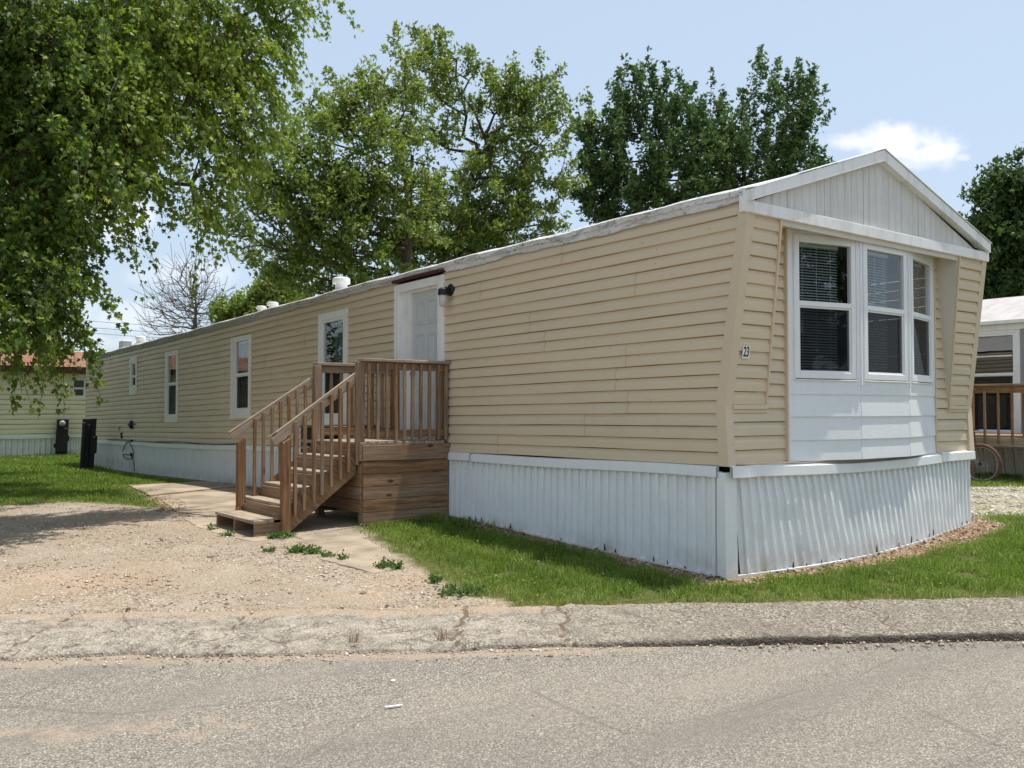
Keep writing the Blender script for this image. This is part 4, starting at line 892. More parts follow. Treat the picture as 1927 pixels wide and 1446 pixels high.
# ------------------------------------------------------------------ air conditioner behind the porch
ac = empty('air_conditioner', (-.45, 6.35, hz(-.45, 6.35)), 'dark grey box air conditioner with pale panel standing by the wall behind the steps', 'air conditioner')
mb = MB(); z0 = hz(-.45, 6.35) + .02; mb.box(-.80, -.12, 5.75, 6.75, z0, 1.18, bev=.015); mb.build('cabinet', M['dark'], ac)
mb = MB(); mb.box(-.83, -.09, 5.72, 6.78, 1.182, 1.215, bev=.01); mb.build('lid', M['black'], ac)
mb = MB()
for i in range(9): mb.box(-.82, -.802, 5.82, 6.68, z0 + .12 + i * .09, z0 + .16 + i * .09, bev=.003)
mb.build('grille', M['grey'], ac)
mb = MB(); mb.box(-.7, -.2, 5.725, 5.748, .95, 1.12, bev=.004); mb.build('service_panel', M['vent'], ac)

# ------------------------------------------------------------------ utility pedestals
def pedestal(loc, h, w_, lean_, label, meter, rz):
    r = empty('utility_pedestal', loc, label, 'utility pedestal', 'black utility pedestals on the rear lawn', rz)
    def b(name, x0, x1, y0, y1, z0, z1, mat='black', bev=.006, par=r):
        mb = MB(); mb.box(x0, x1, y0, y1, z0, z1, bev=bev)
        o = mb.build(name, M[mat], par, lambda p: (p[0] + lean_ * p[2], p[1], p[2])); return o
    b('backboard', -w_ / 2, w_ / 2, 0, .08, -.03, h); 
    if meter:
        b('meter_box', -w_ / 2 + .01, w_ / 2 - .01, -.13, -.002, h - .30, h - .01)
        mb = MB(); mb.lathe((lean_ * (h - .15) - .02, -.13, h - .15), [(.10, .0), (.10, -.03), (.088, -.05), (.082, -.12), (.06, -.15), (.01, -.155)], 18, 'y'); mb.build('meter', M['grey'], r, smooth=False)
        b('breaker_box', -w_ / 2 - .01, w_ / 2 - .03, -.15, -.002, .15, h - .31); b('outlet', -w_ / 2 - .06, -w_ / 2 - .012, -.10, -.02, .28, .42); b('outlet', w_ / 2 - .02, w_ / 2 + .03, -.1, -.02, .5, .7)
    else:
        b('conduit', -.055, .035, -.09, -.002, 0, h - .15, 'grey', .02).data.materials[0] = bpy.data.materials['dark_interior']
        b('side_box', w_ / 2 - .12, w_ / 2 + .035, -.12, -.002, .42, h - .45); b('breaker_box', -w_ / 2 + .01, -.10, -.07, -.002, .1, h - .1)
        mb = MB(); mb.lathe((lean_ * .85 + .12, -.124, .85), [(.012, .0), (.012, -.02)], 8, 'y'); mb.build('latch', M['vent'], r)
p1 = G(115, 858, -.13); pedestal((p1[0], p1[1], hz(p1[0], p1[1])), 1.24, .36, .035, 'black pedestal with round glass electric meter near the cream house', True, -YAW + .5)
p2 = G(163, 884, -.12); pedestal((p2[0], p2[1], hz(p2[0], p2[1])), 1.32, .33, .045, 'tall black pedestal with a conduit beside the rear corner of the tan home', False, -YAW + .5)

# ------------------------------------------------------------------ NEIGHBOUR, cream house to the rear left
def nz(y): return 0
cream = empty('cream_house', (-2, 31, -.15), 'cream lap sided house with brown shingle roof behind the rear lawn', 'house')
YNb = 28.6; fr = Frame((-12, YNb, 0), (1, 0, 0), (0, -1, 0)); off = 12
mb = MB(); siding(mb, fr, 0, 22, .46, 2.72, [(off + .80, off + 1.2, 1.84, 2.47)], .16, wav=.012, step=.5, depth=.035); mb.build('wall', M['cream'], cream)
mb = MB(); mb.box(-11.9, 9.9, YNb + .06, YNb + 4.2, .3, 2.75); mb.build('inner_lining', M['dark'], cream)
mb = MB(); skirting(mb, Frame((-12, YNb, 0), (1, 0, 0), (0, -1, 0)), 0, 22, .50, .17, hgt=lambda x, y: -.17, wig=.01); mb.build('skirting', M['skirt'], cream)
mb = MB(); sweep(mb, [((x, YNb, .58 + .012 * math.sin(x * 2.7)), (0, -1)) for x in np.linspace(-12, 10, 60)], [(0, 0), (.07, -.01), (.075, -.11), (.02, -.12)]); mb.build('skirting_rail', M['skirt'], cream)
mb = MB(); mb.box(-12.3, 10.3, YNb - .32, YNb - .28, 2.66, 2.86, bev=.01); mb.box(-12.3, 10.3, YNb - .28, YNb + .02, 2.66, 2.68); mb.build('fascia', M['fascia'], cream)
mb = MB(); mb.prism([(-12.3, YNb - .36, 2.86), (-12.3, YNb + 1.9, 3.50), (-12.3, YNb + 4.6, 2.86)], (22.6, 0, 0)); mb.build('roof', M['shingle'], cream)
mb = MB(); mb.tube([(.72, YNb + .9, 3.1), (.72, YNb + .9, 3.48)], .045, 8); mb.lathe((.72, YNb + .9, 3.16), [(.14, 0), (.08, .06)], 12); mb.build('vent_pipe', M['black'], cream)
mb = MB(); mb.box(.98, 1.16, YNb - .10, YNb - .03, 2.52, 2.63, bev=.01); mb.build('junction_box', M['vent'], cream)
window(cream, fr, (off + .76, off + 1.24, 1.80, 2.50), (off + .84, off + 1.16, 1.88, 2.42), blinds=None, screen=False, sashw=.03)

# ------------------------------------------------------------------ NEIGHBOUR, grey home on the right
grey = empty('grey_mobile_home', (15, 12, .1), 'weathered grey mobile home with pale metal roof and white skirting, right edge', 'mobile home')
NX = 13.0; fr = Frame((NX, 0, 0), (0, 1, 0), (-1, 0, 0)); Y0, Y1 = 1.2, 20.0
mb = MB(); d0, d1 = 3.2, 4.35
for (a, b, c_, d_) in ((Y0, d0, .7, 3.12), (d1, Y1, .7, 3.12), (d0, d1, 3.05, 3.12)):
    s_ = a
    while s_ < b - .01:
        e = min(s_ + .4, b); mb.obox(fr.p((s_ + e) / 2, (c_ + d_) / 2, .0), fr.t, fr.n, (0, 0, 1), (e - s_) / 2 - .004, .012, (d_ - c_) / 2); s_ = e
mb.box(NX + .02, NX + 4.2, Y0, Y0 + .03, .7, 3.2); mb.build('wall', M['greyside'], grey)
mb = MB(); siding(mb, fr, Y0, d0 - .12, .72, 1.45, (), .11, step=.6, depth=.02, seams=False); mb.build('wall', M['greyside'], grey, lambda p: (p[0] - .016, p[1], p[2]))
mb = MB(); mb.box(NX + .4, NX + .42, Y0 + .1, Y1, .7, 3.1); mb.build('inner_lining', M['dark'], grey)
mb = MB(); mb.prism([(NX - .12, Y0 - .1, 3.22), (NX + 2.1, Y0 - .1, 3.95), (NX + 4.4, Y0 - .1, 3.22)], (0, Y1 - Y0, 0)); mb.build('roof', M['mroof'], grey)
mb = MB(); mb.box(NX - .15, NX - .10, Y0 - .1, Y1, 3.16, 3.24, bev=.006); mb.box(NX - .05, NX - .014, Y0, Y1, 3.04, 3.16, bev=.004); mb.build('fascia', M['white'], grey)
window(grey, fr, (d0 - .02, d1, .74, 3.04), (d0 + .12, d1 - .14, 1.0, 2.93), blinds=None, mid=2.15, sashw=.05, label='glazed door with white frame behind the wooden rail')
mb = MB(); mb.obox(fr.p((d0 + d1) / 2, 2.52, .0), fr.t, fr.n, (0, 0, 1), (d1 - d0) / 2 - .14, .014, .014); mb.build('glazing_bar', M['white'], grey)
mb = MB(); mb.tube([(NX - .05, 3.08, .75), (NX - .05, 3.08, 3.05)], .03, 8); mb.build('downpipe', M['grey'], grey)
mb = MB(); mb.box(NX - .16, NX - .014, 2.78, 2.92, 2.76, 2.86, bev=.01); l2 = mb.build('wall_lamp', M['black'], grey); mb = MB(); mb.lathe((NX - .1, 2.85, 2.66), [(.03, 0), (.05, .03), (.05, .098)], 12); mb.build('lamp_glass', q.m, l2)
mb = MB(); skirting(mb, fr, Y0, Y1, .68, .2, tiltf=lambda s: -.06, hgt=lambda x, y: hz(x, y), wig=.008); mb.build('skirting', M['nskirt'], grey)
mb = MB(); sweep(mb, [((NX, y, .76), (-1, 0)) for y in np.linspace(Y0, Y1, 30)], [(0, 0), (.05, -.01), (.055, -.12), (.02, -.13)]); mb.build('skirting_rail', M['nskirt'], grey)
deck = empty('wooden_deck', (12, 3, .1), 'raised wooden deck with brown rail in front of the grey home', 'deck')
def dk(name, f, mat='wood'): return wood(name, f, mat, deck)
DX = 11.2
dk('deck_board', lambda mb: [mb.box(DX - .02, NX - .06, y, y + .135, .92, .955, bev=.004) for y in np.arange(1.6, 5.0, .142)])
dk('rim_joist', lambda mb: mb.box(DX - .04, DX - .004, 1.55, 5.05, .745, .915, bev=.004), 'woodg')
dk('top_rail', lambda mb: mb.box(DX - .02, DX + .02, 1.6, 5.0, 1.735, 1.865, bev=.004)); dk('rail_cap', lambda mb: mb.box(DX - .07, DX + .07, 1.55, 5.05, 1.868, 1.905, bev=.004))
for y in np.arange(1.8, 4.9, .245): dk('baluster', lambda mb: mb.box(DX - .06, DX - .022, y, y + .038, .80, 1.80, bev=.003))
for y in (1.62, 2.32, 3.3, 4.9): dk('post', lambda mb: mb.box(DX + .022, DX + .11, y, y + .088, hz(DX, y), 1.73, bev=.004))
# bicycle leaning on the deck, mostly hidden by the home
bx, by = 10.75, 2.93; bz = hz(bx, by); wr = .34
bike = empty('bicycle', (bx, by + .5, bz), 'old bicycle with a rusty red front wheel, partly hidden behind the tan home', 'bicycle')
def wheel(yc):
    mb = MB(); mb.tube([(bx + .0, yc + wr * math.cos(a), bz + wr + wr * math.sin(a)) for a in np.linspace(0, 2 * math.pi, 41)], .030, 8, cap=False); wh = mb.build('wheel', M['rust'], bike, smooth=True)
    mb = MB(); mb.tube([(bx, yc + (wr - .038) * math.cos(a), bz + wr + (wr - .038) * math.sin(a)) for a in np.linspace(0, 2 * math.pi, 41)], .012, 6, cap=False); mb.build('rim', M['grey'], wh)
    mb = MB()
    for k in range(20):
        a = 2 * math.pi * k / 20; mb.tube([(bx + (.02 if k % 2 else -.02), yc, bz + wr), (bx, yc + (wr - .04) * math.cos(a), bz + wr + (wr - .04) * math.sin(a))], .0018, 4)
    mb.build('spokes', M['grey'], wh)
    mb = MB(); mb.tube([(bx - .05, yc, bz + wr), (bx + .05, yc, bz + wr)], .026, 8); mb.build('hub', M['black'], wh)
wheel(by); wheel(by + 1.05)
mb = MB(); h_ = (bx, by + .10, bz + .78); c_ = (bx, by + .62, bz + .30); se = (bx, by + .78, bz + .80); re = (bx, by + 1.05, bz + wr)
for a, b in ((h_, c_), (h_, se), (c_, se), (c_, re), (se, re), (h_, (bx, by, bz + wr)), (h_, (bx, by + .12, bz + .92))): mb.tube([a, b], .016, 6)
mb.build('bike_frame', M['rust'], bike)
mb = MB(); mb.tube([(bx - .28, by + .18, bz + .95), (bx, by + .10, bz + .96), (bx + .28, by + .18, bz + .95)], .014, 6); mb.build('handlebar', M['black'], bike)
mb = MB(); mb.prism([(bx - .07, by + .92, bz + .86), (bx + .07, by + .92, bz + .86), (bx + .015, by + .66, bz + .87), (bx - .015, by + .66, bz + .87)], (0, 0, .04)); mb.build('saddle', M['black'], bike)

# ------------------------------------------------------------------ vegetation
def leaves(name, pos, dirs, size, mat, tint, kind='maple', parent=None, roll=None):
    """one small leaf per position; dirs: midrib directions"""
    n = len(pos)
    if kind == 'maple':
        o = np.array([(0, 0), (.20, .02), (.42, .10), (.26, .30), (.50, .62), (.16, .58), (0, 1.0), (-.16, .58), (-.50, .62), (-.26, .30), (-.42, .10), (-.20, .02)]); cen = np.array([[0, .35]])
        tp = np.concatenate([o, cen]); fc = np.array([(i, (i + 1) % 12, 12) for i in range(12)])
        zb = -.22 * np.abs(tp[:, 0]) - .10 * tp[:, 1] ** 2
    elif kind == 'cluster':                                         # three rhombic leaflets
        tp = np.array([(0, 0), (.22, .45), (0, 1), (-.22, .45), (0, 0), (.55, .25), (.75, .75), (.25, .6), (0, 0), (-.55, .25), (-.75, .75), (-.25, .6)]); fc = np.array([(0, 1, 2, 3), (4, 5, 6, 7), (8, 9, 10, 11)]); zb = -.3 * np.abs(tp[:, 0]) - .1 * tp[:, 1]
    else:
        tp = np.array([(0, 0), (.33, .42), (0, 1), (-.33, .42)]); fc = np.array([(0, 1, 2), (0, 2, 3)]); zb = np.array([0, -.14, 0, -.14])
    d = dirs / (np.linalg.norm(dirs, axis=1, keepdims=True) + 1e-9)
    a = rng.normal(0, 1, (n, 3)) if roll is None else roll + rng.normal(0, .45, (n, 3)); a -= d * np.sum(a * d, 1, keepdims=True); a /= np.linalg.norm(a, axis=1, keepdims=True) + 1e-9   # leaf normal
    b = np.cross(d, a)
    V = pos[:, None] + size[:, None, None] * (b[:, None] * tp[None, :, 0, None] + d[:, None] * tp[None, :, 1, None] + a[:, None] * zb[None, :, None])
    k = len(tp); m = fc.shape[1]; lp = (fc[None] + (np.arange(n) * k)[:, None, None]).reshape(-1)
    return npmesh(name, V.reshape(-1, 3), lp, np.full(n * len(fc), m), mat, parent, {'tint': np.repeat(tint, k)})
def limbs(name, segs, mat, parent, sides=6):
    P0 = np.array([s[0] for s in segs]); P1 = np.array([s[1] for s in segs]); R0 = np.array([s[2] for s in segs]); R1 = np.array([s[3] for s in segs])
    d = P1 - P0; d /= np.linalg.norm(d, axis=1, keepdims=True) + 1e-9; a = np.cross(d, np.array([.3, .2, .93])); a /= np.linalg.norm(a, axis=1, keepdims=True) + 1e-9; b = np.cross(d, a)
    th = np.arange(sides) * 2 * np.pi / sides; ring = a[:, None] * np.cos(th)[None, :, None] + b[:, None] * np.sin(th)[None, :, None]
    V = np.concatenate([P0[:, None] + ring * R0[:, None, None], P1[:, None] + ring * R1[:, None, None]], 1)
    i = np.arange(sides); q = np.stack([i, (i + 1) % sides, (i + 1) % sides + sides, i + sides], 1)
    lp = (q[None] + (np.arange(len(segs)) * 2 * sides)[:, None, None]).reshape(-1)
    return npmesh(name, V.reshape(-1, 3), lp, np.full(len(segs) * sides, 4), mat, parent, smooth=True)
def grow(base, stem, tips, r_tip=.006, r_exp=.42, alpha=.30, seg=.45, bend=.25):
    nodes = [np.array(base, float)]; par = [-1]; plen = [0.0]; cnt = [0.0]
    for p in stem:
        p = np.array(p, float); plen.append(plen[-1] + np.linalg.norm(p - nodes[-1])); par.append(len(nodes) - 1); nodes.append(p); cnt.append(0.)
    order = np.argsort(np.linalg.norm(tips - nodes[-1], axis=1)); tipnode = np.zeros(len(tips), int); tipdir = np.zeros((len(tips), 3))
    for ti in order:
        t = tips[ti]; A = np.array(nodes); dv = t - A; dist = np.linalg.norm(dv, axis=1); cost = dist + alpha * np.array(plen) + np.maximum(0, -dv[:, 2]) * .9
        cost[0] += 5; j = int(np.argmin(cost)); p0 = nodes[j]
        pd = p0 - nodes[par[j]] if par[j] >= 0 else np.array([0, 0, 1.]); pd = pd / (np.linalg.norm(pd) + 1e-9)
        ln = dist[j]; n = max(1, int(ln / seg)); c = p0 + pd * ln * bend + (t - p0) * .25; prev = j
        for k in range(1, n + 1):
            f = k / n; q = p0 * (1 - f) ** 2 + c * 2 * f * (1 - f) + t * f * f
            if k < n: q = q + rng.normal(0, .035 * seg / .45, 3)
            plen.append(plen[prev] + np.linalg.norm(q - nodes[prev])); par.append(prev); nodes.append(q); cnt.append(0.); prev = len(nodes) - 1
        tipnode[ti] = prev; cnt[prev] += 1; dd = nodes[prev] - nodes[par[prev]]; tipdir[ti] = dd / (np.linalg.norm(dd) + 1e-9)
    for i in range(len(nodes) - 1, 0, -1): cnt[par[i]] += cnt[i]
    rad = [r_tip * max(c, 1) ** r_exp for c in cnt]
    segs = [(nodes[par[i]], nodes[i], min(rad[par[i]], rad[i] * 1.6 + .004), rad[i]) for i in range(1, len(nodes))]
    return segs, tipdir, np.array(nodes), np.array(par), np.array(rad)
def sample_lobes(lobes, n, shell=.55):
    w_ = np.array([l[1] ** 2 * l[2] for l in lobes]); w_ /= w_.sum(); idx = rng.choice(len(lobes), n, p=w_); P = np.zeros((n, 3))
    for k in range(n):
        c, r, _ = lobes[idx[k]]; d = rng.normal(0, 1, 3); d /= np.linalg.norm(d); P[k] = c + d * r * (shell + (1 - shell) * rng.random()) ** .8
    return P
def px_lobes(L_, depth, jitter=1.2):
    out = []
    for (px, py, rp, dd, dens) in L_:
        d = depth + dd; out.append((at(px, py, d), rp / F * d, dens))
    return out
def strands(tips, tipdir, length, per, spread, droop, updir=0.0, outw=.6):
    """leaf positions along a short spray at every tip"""
    P = []; D = []; tw = []
    for t, td in zip(tips, tipdir):
        L_ = length * rng.uniform(.5, 1.3); d = td * outw + rng.normal(0, .35, 3); d[2] += updir; d /= np.linalg.norm(d); k = max(3, int(per * rng.uniform(.6, 1.4)))
        f = rng.random(k) ** .8; pos = t + d * L_ * f[:, None]; pos[:, 2] -= droop * L_ * f ** 1.6; pos += rng.normal(0, spread, (k, 3)) * (1 - .5 * f[:, None])
        P.append(pos); dd = rng.normal(0, .55, (k, 3)) + d * .5; dd[:, 2] -= droop * 1.1; D.append(dd); e = t + d * L_ - np.array([0, 0, droop * L_]); m = t + d * L_ * .5 - np.array([0, 0, droop * L_ * .33]); tw += [(t, m, .006, .004), (m, e, .004, .002)]
    return np.concatenate(P), np.concatenate(D), tw
def tree(label, cat, name, base, stem, lobes, n, mat, bark, leaf=.09, per=26, length=.8, spread=.16, droop=.2, up=0.3, kind='cluster', group=None, r_tip=.008, alpha=.3, shell=.5, seg=.5, twigs=True, tintbias=0., r_exp=.42):
    r = empty(name, base, label, cat, group); tips = sample_lobes(lobes, n, shell); segs, td, *_ = grow(base, stem, tips, r_tip, r_exp, alpha, seg)
    P, D, tw = strands(tips, td, length, per, spread, droop, up); sz = leaf * rng.uniform(.6, 1.25, len(P))
    tint = np.clip(rng.normal(.45 + tintbias, .2, len(P)) + .22 * snoise(P[:, 0], P[:, 1] + P[:, 2], .9), 0, 1)
    limbs('trunk', segs + (tw if twigs else []), bark, r); leaves('crown', P, D, sz, mat, tint, kind, r)
    return r
GL = {}
GL['near'] = m_leaf('maple_leaf_near', [(.016, .036, .008), (.05, .10, .016), (.12, .20, .03), (.26, .34, .06), (.50, .52, .08)], (.36, .50, .04), .48, .5, .3)
GL['mid'] = m_leaf('maple_leaf_mid', [(.035, .065, .014), (.09, .145, .026), (.19, .25, .05), (.40, .45, .16)], (.34, .46, .06), .46, .45)
GL['dark'] = m_leaf('dark_leaf', [(.018, .04, .012), (.045, .09, .024), (.10, .165, .045), (.24, .31, .11)], (.14, .26, .05), .36, .45)

# big silver maple hanging in from the left
FGL = [(60, 60, 120, 0, 1), (150, 150, 120, 0, 1), (40, 230, 120, 0, 1.1), (130, 300, 100, -.4, 1), (30, 420, 100, -.5, 1.1), (60, 520, 75, -.8, 1), (210, 320, 70, .2, .9), (240, 220, 90, .5, .9), (230, 80, 100, .8, .9), (320, 180, 80, 1, .9),
       (340, 50, 100, 1.3, .9), (425, 110, 80, 1.4, .75), (480, 60, 65, 1.8, .65), (490, 160, 42, 1.8, .6), (430, 210, 50, 1.5, .6), (400, 285, 45, 1.3, .8), (385, 360, 34, 1.2, .9), (370, 415, 22, 1.2, 1), (455, 255, 40, 1.7, .6), (530, 25, 28, 1.9, .6), (470, 230, 30, 1.7, .5),
       (110, 420, 55, -.5, .8), (85, 560, 40, -1., .8), (30, 580, 50, -1., 1), (140, 590, 20, -1., .5), (20, 540, 55, -1, 1), (50, 625, 26, -1.1, .6), (160, 420, 20, -.2, .6), (245, 345, 20, .2, .6), (-60, 300, 150, 0, .5), (-60, 100, 150, 0, .4), (300, -60, 150, 1, .35), (40, -70, 150, 0, .35), (520, -40, 70, 1.8, .4)]
lob = px_lobes(FGL, 10.6) + [(np.array(c), r_, d_) for c, r_, d_ in []]
lob += px_lobes([(100, 120, 150, 0, .35), (260, 90, 120, 0, .35), (40, 330, 130, 0, .35), (170, 240, 90, 0, .35), (400, 110, 80, 0, .3), (300, 150, 90, 0, .3)], 15.5)
tb = at(-330, 770, 13.0); tb[2] = hz(tb[0], tb[1]) - .05
stem = [tb + np.array([.05, -.02, 1.0]), tb + np.array([.1, 0, 2.0]), tb + np.array([.22, -.1, 3.0]), tb + np.array([.35, -.1, 4.0])]
tips = sample_lobes(lob, 1750, .35)
fg = empty('silver_maple', tb, 'large silver maple whose leafy branches hang into the upper left, in front of the home', 'tree')
segs, td, *_ = grow(tb, stem, tips, .0045, .50, .22, .40, .3)
P, D, tw = strands(tips, td, .62, 50, .065, .85, -.1, .55)
sz = .068 * rng.uniform(.55, 1.25, len(P)); dnear = np.linalg.norm(P - CAM, axis=1)
tint = np.clip(rng.normal(.38, .15, len(P)) + .20 * snoise(P[:, 0], P[:, 1] + P[:, 2], 1.4) + np.clip((P[:, 0] + 4.2) * .10, -.12, .2), 0, 1); tint = np.where(rng.random(len(P)) < .02, .97, np.minimum(tint, .8))  # sunlit right side of the crown painted into the leaf tint
limbs('trunk', segs + tw, M['bark'], fg); leaves('crown', P, D, sz, GL['near'], tint, 'maple', fg)
# unseen crown beyond the left and top edges, added to shade wall and lawn
shade_lobes = [(np.array(c, float), r_, d_) for c, r_, d_ in [((-6.0, 12.5, 8.0), 2.4, 1), ((-6.3, 15, 6.0), 2.3, 1), ((-5.5, 17.5, 8.5), 2.4, 1), ((-5.2, 19.5, 6.0), 2.0, 1), ((-7.5, 11, 5.0), 2.2, 1), ((-8.5, 14, 8.5), 2.5, .8), ((-4.6, 14.5, 12.6), 2.6, 1), ((-3.0, 17.5, 13.6), 2.4, .8), ((-5.6, 11, 11.0), 2.4, .9), ((-7.4, 18, 4.5), 2.0, 1), ((-5.5, 21.5, 8.0), 2.3, .9), ((-3.2, 20.5, 12.8), 2.2, .7), ((-9.5, 9, 3.6), 2.2, 1), ((-10, 13, 4.5), 2.4, 1), ((-9.5, 17, 4), 2.4, 1), ((-9, 21, 4.5), 2.4, 1), ((-11, 7, 6.5), 2.4, 1), ((-8, 22, 7.5), 2.2, 1), ((-9.5, 11, 8), 2.2, 1), ((-3.2, 9, 12.0), 2.1, 1), ((-1.8, 12.5, 13.5), 2.0, 1), ((-1.2, 16.5, 15), 2.2, 1), ((-3, 14, 15), 2.4, .8)]]
shade_lobes += px_lobes([(60, 170, 120, 0, .9), (160, 110, 110, 0, .9), (30, 340, 110, 0, .9), (150, 300, 60, 0, .7), (240, 60, 80, 0, .8)], 17.5) + px_lobes([(50, 150, 110, 0, .8), (120, 300, 70, 0, .7), (200, 90, 90, 0, .8), (20, 400, 80, 0, .8)], 22)  # deeper lobes behind the visible leaves, added to darken the rear wall
tips2 = sample_lobes(shade_lobes, 1600, .3); sg2, td2, *_ = grow(tb, stem, tips2, .006, .46, .22, .6, .3); P2, D2, tw2 = strands(tips2, td2, .8, 46, .22, .4, 0, .6)
limbs('shade_limb', sg2, M['bark'], fg, 5); leaves('crown', P2, D2, np.where(np.linalg.norm(P2 - CAM, axis=1) > 16, .14, .16) * rng.uniform(.6, 1.2, len(P2)), GL['near'], np.clip(rng.normal(.36, .17, len(P2)), 0, .8), 'cluster', fg)

# two maples behind the home
ML = [(650, 212, 55, 0, 1), (625, 252, 45, 0, .9), (700, 192, 45, 0, 1), (740, 142, 45, 0, 1), (735, 232, 60, 0, 1), (690, 312, 100, -1, 1), (620, 352, 70, -1, 1), (560, 322, 55, -1, .9), (500, 352, 50, -1, .8), (530, 408, 70, -1, 1), (460, 408, 55, -1, .5), (420, 458, 40, -1, .45), (600, 428, 90, -1, 1),
      (700, 428, 100, -1, 1.1), (520, 478, 55, 0, .9), (610, 508, 80, 0, 1.1), (700, 508, 80, 0, 1.1), (480, 548, 30, 1, .6), (770, 352, 60, 0, .8), (760, 272, 40, 0, .8), (390, 478, 25, -1, .35)]
b1 = at(765, 780, 26); b1[2] = -.05; top1 = at(765, 470, 26); s1 = [b1 + (top1 - b1) * f + np.array([.05 * math.sin(9 * f), .03, 0]) for f in (.25, .5, .75, 1.0)] + [at(770, 360, 26.2), at(740, 250, 26.2)]
tree('tall maple behind the roof vents, with a feathery windblown top', 'tree', 'maple_tree', b1, s1, px_lobes(ML, 26), 430, GL['mid'], M['bark'], .105, 62, .95, .15, .12, .35, group='trees rising behind the home', r_tip=.010, r_exp=.46, tintbias=.08)
MR = [(820, 136, 50, 0, 1), (860, 126, 40, 0, 1), (880, 176, 50, 0, 1), (810, 206, 60, 0, .9), (870, 256, 60, 0, .8), (945, 186, 45, 0, 1), (985, 206, 55, 0, 1), (1030, 221, 40, 0, 1), (960, 266, 60, 0, .9), (1020, 306, 60, 0, .8), (1060, 336, 35, 0, .6), (960, 326, 60, 0, .8), (880, 366, 80, 0, 1), (930, 410, 80, 0, 1), (840, 440, 90, 0, 1.1),
      (1000, 390, 40, 0, .35), (1050, 410, 40, 0, .4), (930, 460, 70, 0, 1), (1030, 455, 35, 0, .6), (800, 480, 70, 0, 1.1), (870, 490, 80, 0, 1.1)]
b2 = at(868, 780, 28); b2[2] = -.05; top2 = at(862, 470, 28); s2 = [b2 + (top2 - b2) * f for f in (.25, .5, .75, 1.0)] + [at(880, 360, 28.2), at(900, 290, 28.2)]
tree('tall maple behind the roof, just left of the dark spiky trees', 'tree', 'maple_tree', b2, s2, px_lobes(MR, 28), 400, GL['mid'], M['bark'], .105, 62, .95, .15, .12, .35, group='trees rising behind the home', r_tip=.010, r_exp=.46, tintbias=.05)
RL1 = [(1200, 198, 40, 0, 1), (1225, 238, 55, 0, 1), (1180, 258, 50, 0, 1), (1270, 218, 35, 0, .9), (1280, 288, 60, 0, 1), (1200, 328, 80, 0, 1.1), (1150, 348, 45, 0, .8), (1135, 278, 28, 0, .7), (1118, 323, 34, 0, .8), (1112, 260, 20, 0, .8), (1180, 389, 80, 0, 1.1), (1270, 388, 80, 0, 1.1), (1110, 399, 40, 0, .8), (1140, 378, 40, 0, .8)]
b3 = at(1240, 780, 34); b3[2] = -.05; s3 = [at(1240, y, 34) for y in (650, 520, 430, 340, 260)]
tree('dark green tree with upright spiky shoots behind the roof, left of the two dark ones', 'tree', 'shade_tree', b3, s3, px_lobes(RL1, 34), 250, GL['dark'], M['bark'], .13, 74, 1.35, .13, -.05, .8, group='dark spiky trees behind the home', r_tip=.011)
RL2 = [(1305, 225, 34, 0, .9), (1312, 275, 45, 0, 1), (1355, 232, 30, 0, .9), (1375, 272, 40, 0, 1), (1420, 212, 40, 0, 1), (1440, 172, 25, 0, .9), (1450, 262, 60, 0, 1), (1495, 212, 35, 0, .9), (1500, 272, 35, 0, .8), (1420, 342, 80, 0, 1.1), (1480, 332, 50, 0, .9), (1350, 352, 60, 0, 1.1), (1340, 390, 70, 0, 1.1), (1420, 380, 60, 0, 1.1), (1530, 352, 26, 0, 1), (1545, 330, 16, 0, .8), (1515, 250, 22, 0, .8), (1500, 372, 35, 0, .8)]
b4 = at(1400, 780, 35); b4[2] = -.05; s4 = [at(1400, y, 35) for y in (650, 520, 430, 340, 260)]
tree('dark green tree with upright spiky shoots nearest the gable peak', 'tree', 'shade_tree', b4, s4, px_lobes(RL2, 35), 250, GL['dark'], M['bark'], .13, 74, 1.35, .13, -.05, .8, group='dark spiky trees behind the home', r_tip=.011)
FR = [(1905, 350, 35, 0, 1), (1880, 375, 30, 0, 1), (1930, 400, 55, 0, 1), (1860, 440, 40, 0, 1), (1900, 460, 60, 0, 1.1), (1950, 470, 70, 0, 1), (1870, 500, 40, 0, 1), (1920, 520, 50, 0, 1.1), (1980, 420, 60, 0, .6), (1870, 545, 35, 0, 1), (1960, 560, 60, 0, .8)]
b5 = at(1925, 770, 38); b5[2] = -.05; s5 = [at(1925, y, 38) for y in (680, 600, 540, 470)]
tree('rounded dark tree behind the grey home at the right edge', 'tree', 'shade_tree', b5, s5, px_lobes(FR, 38), 420, GL['dark'], M['bark'], .17, 60, .8, .28, .2, .1, r_tip=.012)
SH = [(520, 560, 35, 0, 1), (500, 585, 30, 0, 1), (545, 590, 40, 0, 1), (470, 590, 28, 0, .9), (440, 600, 22, 0, .8), (490, 610, 40, 0, 1), (420, 610, 22, 0, .7)]
b6 = at(500, 775, 42); b6[2] = -.1; tree('low bushy tree behind the roofline left of the vents', 'tree', 'bushy_tree', b6, [at(500, y, 42) for y in (700, 640, 600)], px_lobes(SH, 42), 220, GL['mid'], M['bark'], .16, 42, .7, .25, .1, .3, r_tip=.012)
# small growth over the cream house roof
SG = [(30, 655, 18, 0, 1), (90, 668, 14, 0, 1), (125, 662, 12, 0, .8), (60, 668, 16, 0, 1)]
b7 = at(70, 775, 52); b7[2] = -.1; tree('distant pale green tree just above the brown roof', 'tree', 'bushy_tree', b7, [at(70, y, 52) for y in (720, 690)], px_lobes(SG, 52), 90, GL['mid'], M['bark'], .16, 30, .6, .25, .1, .3, r_tip=.012)
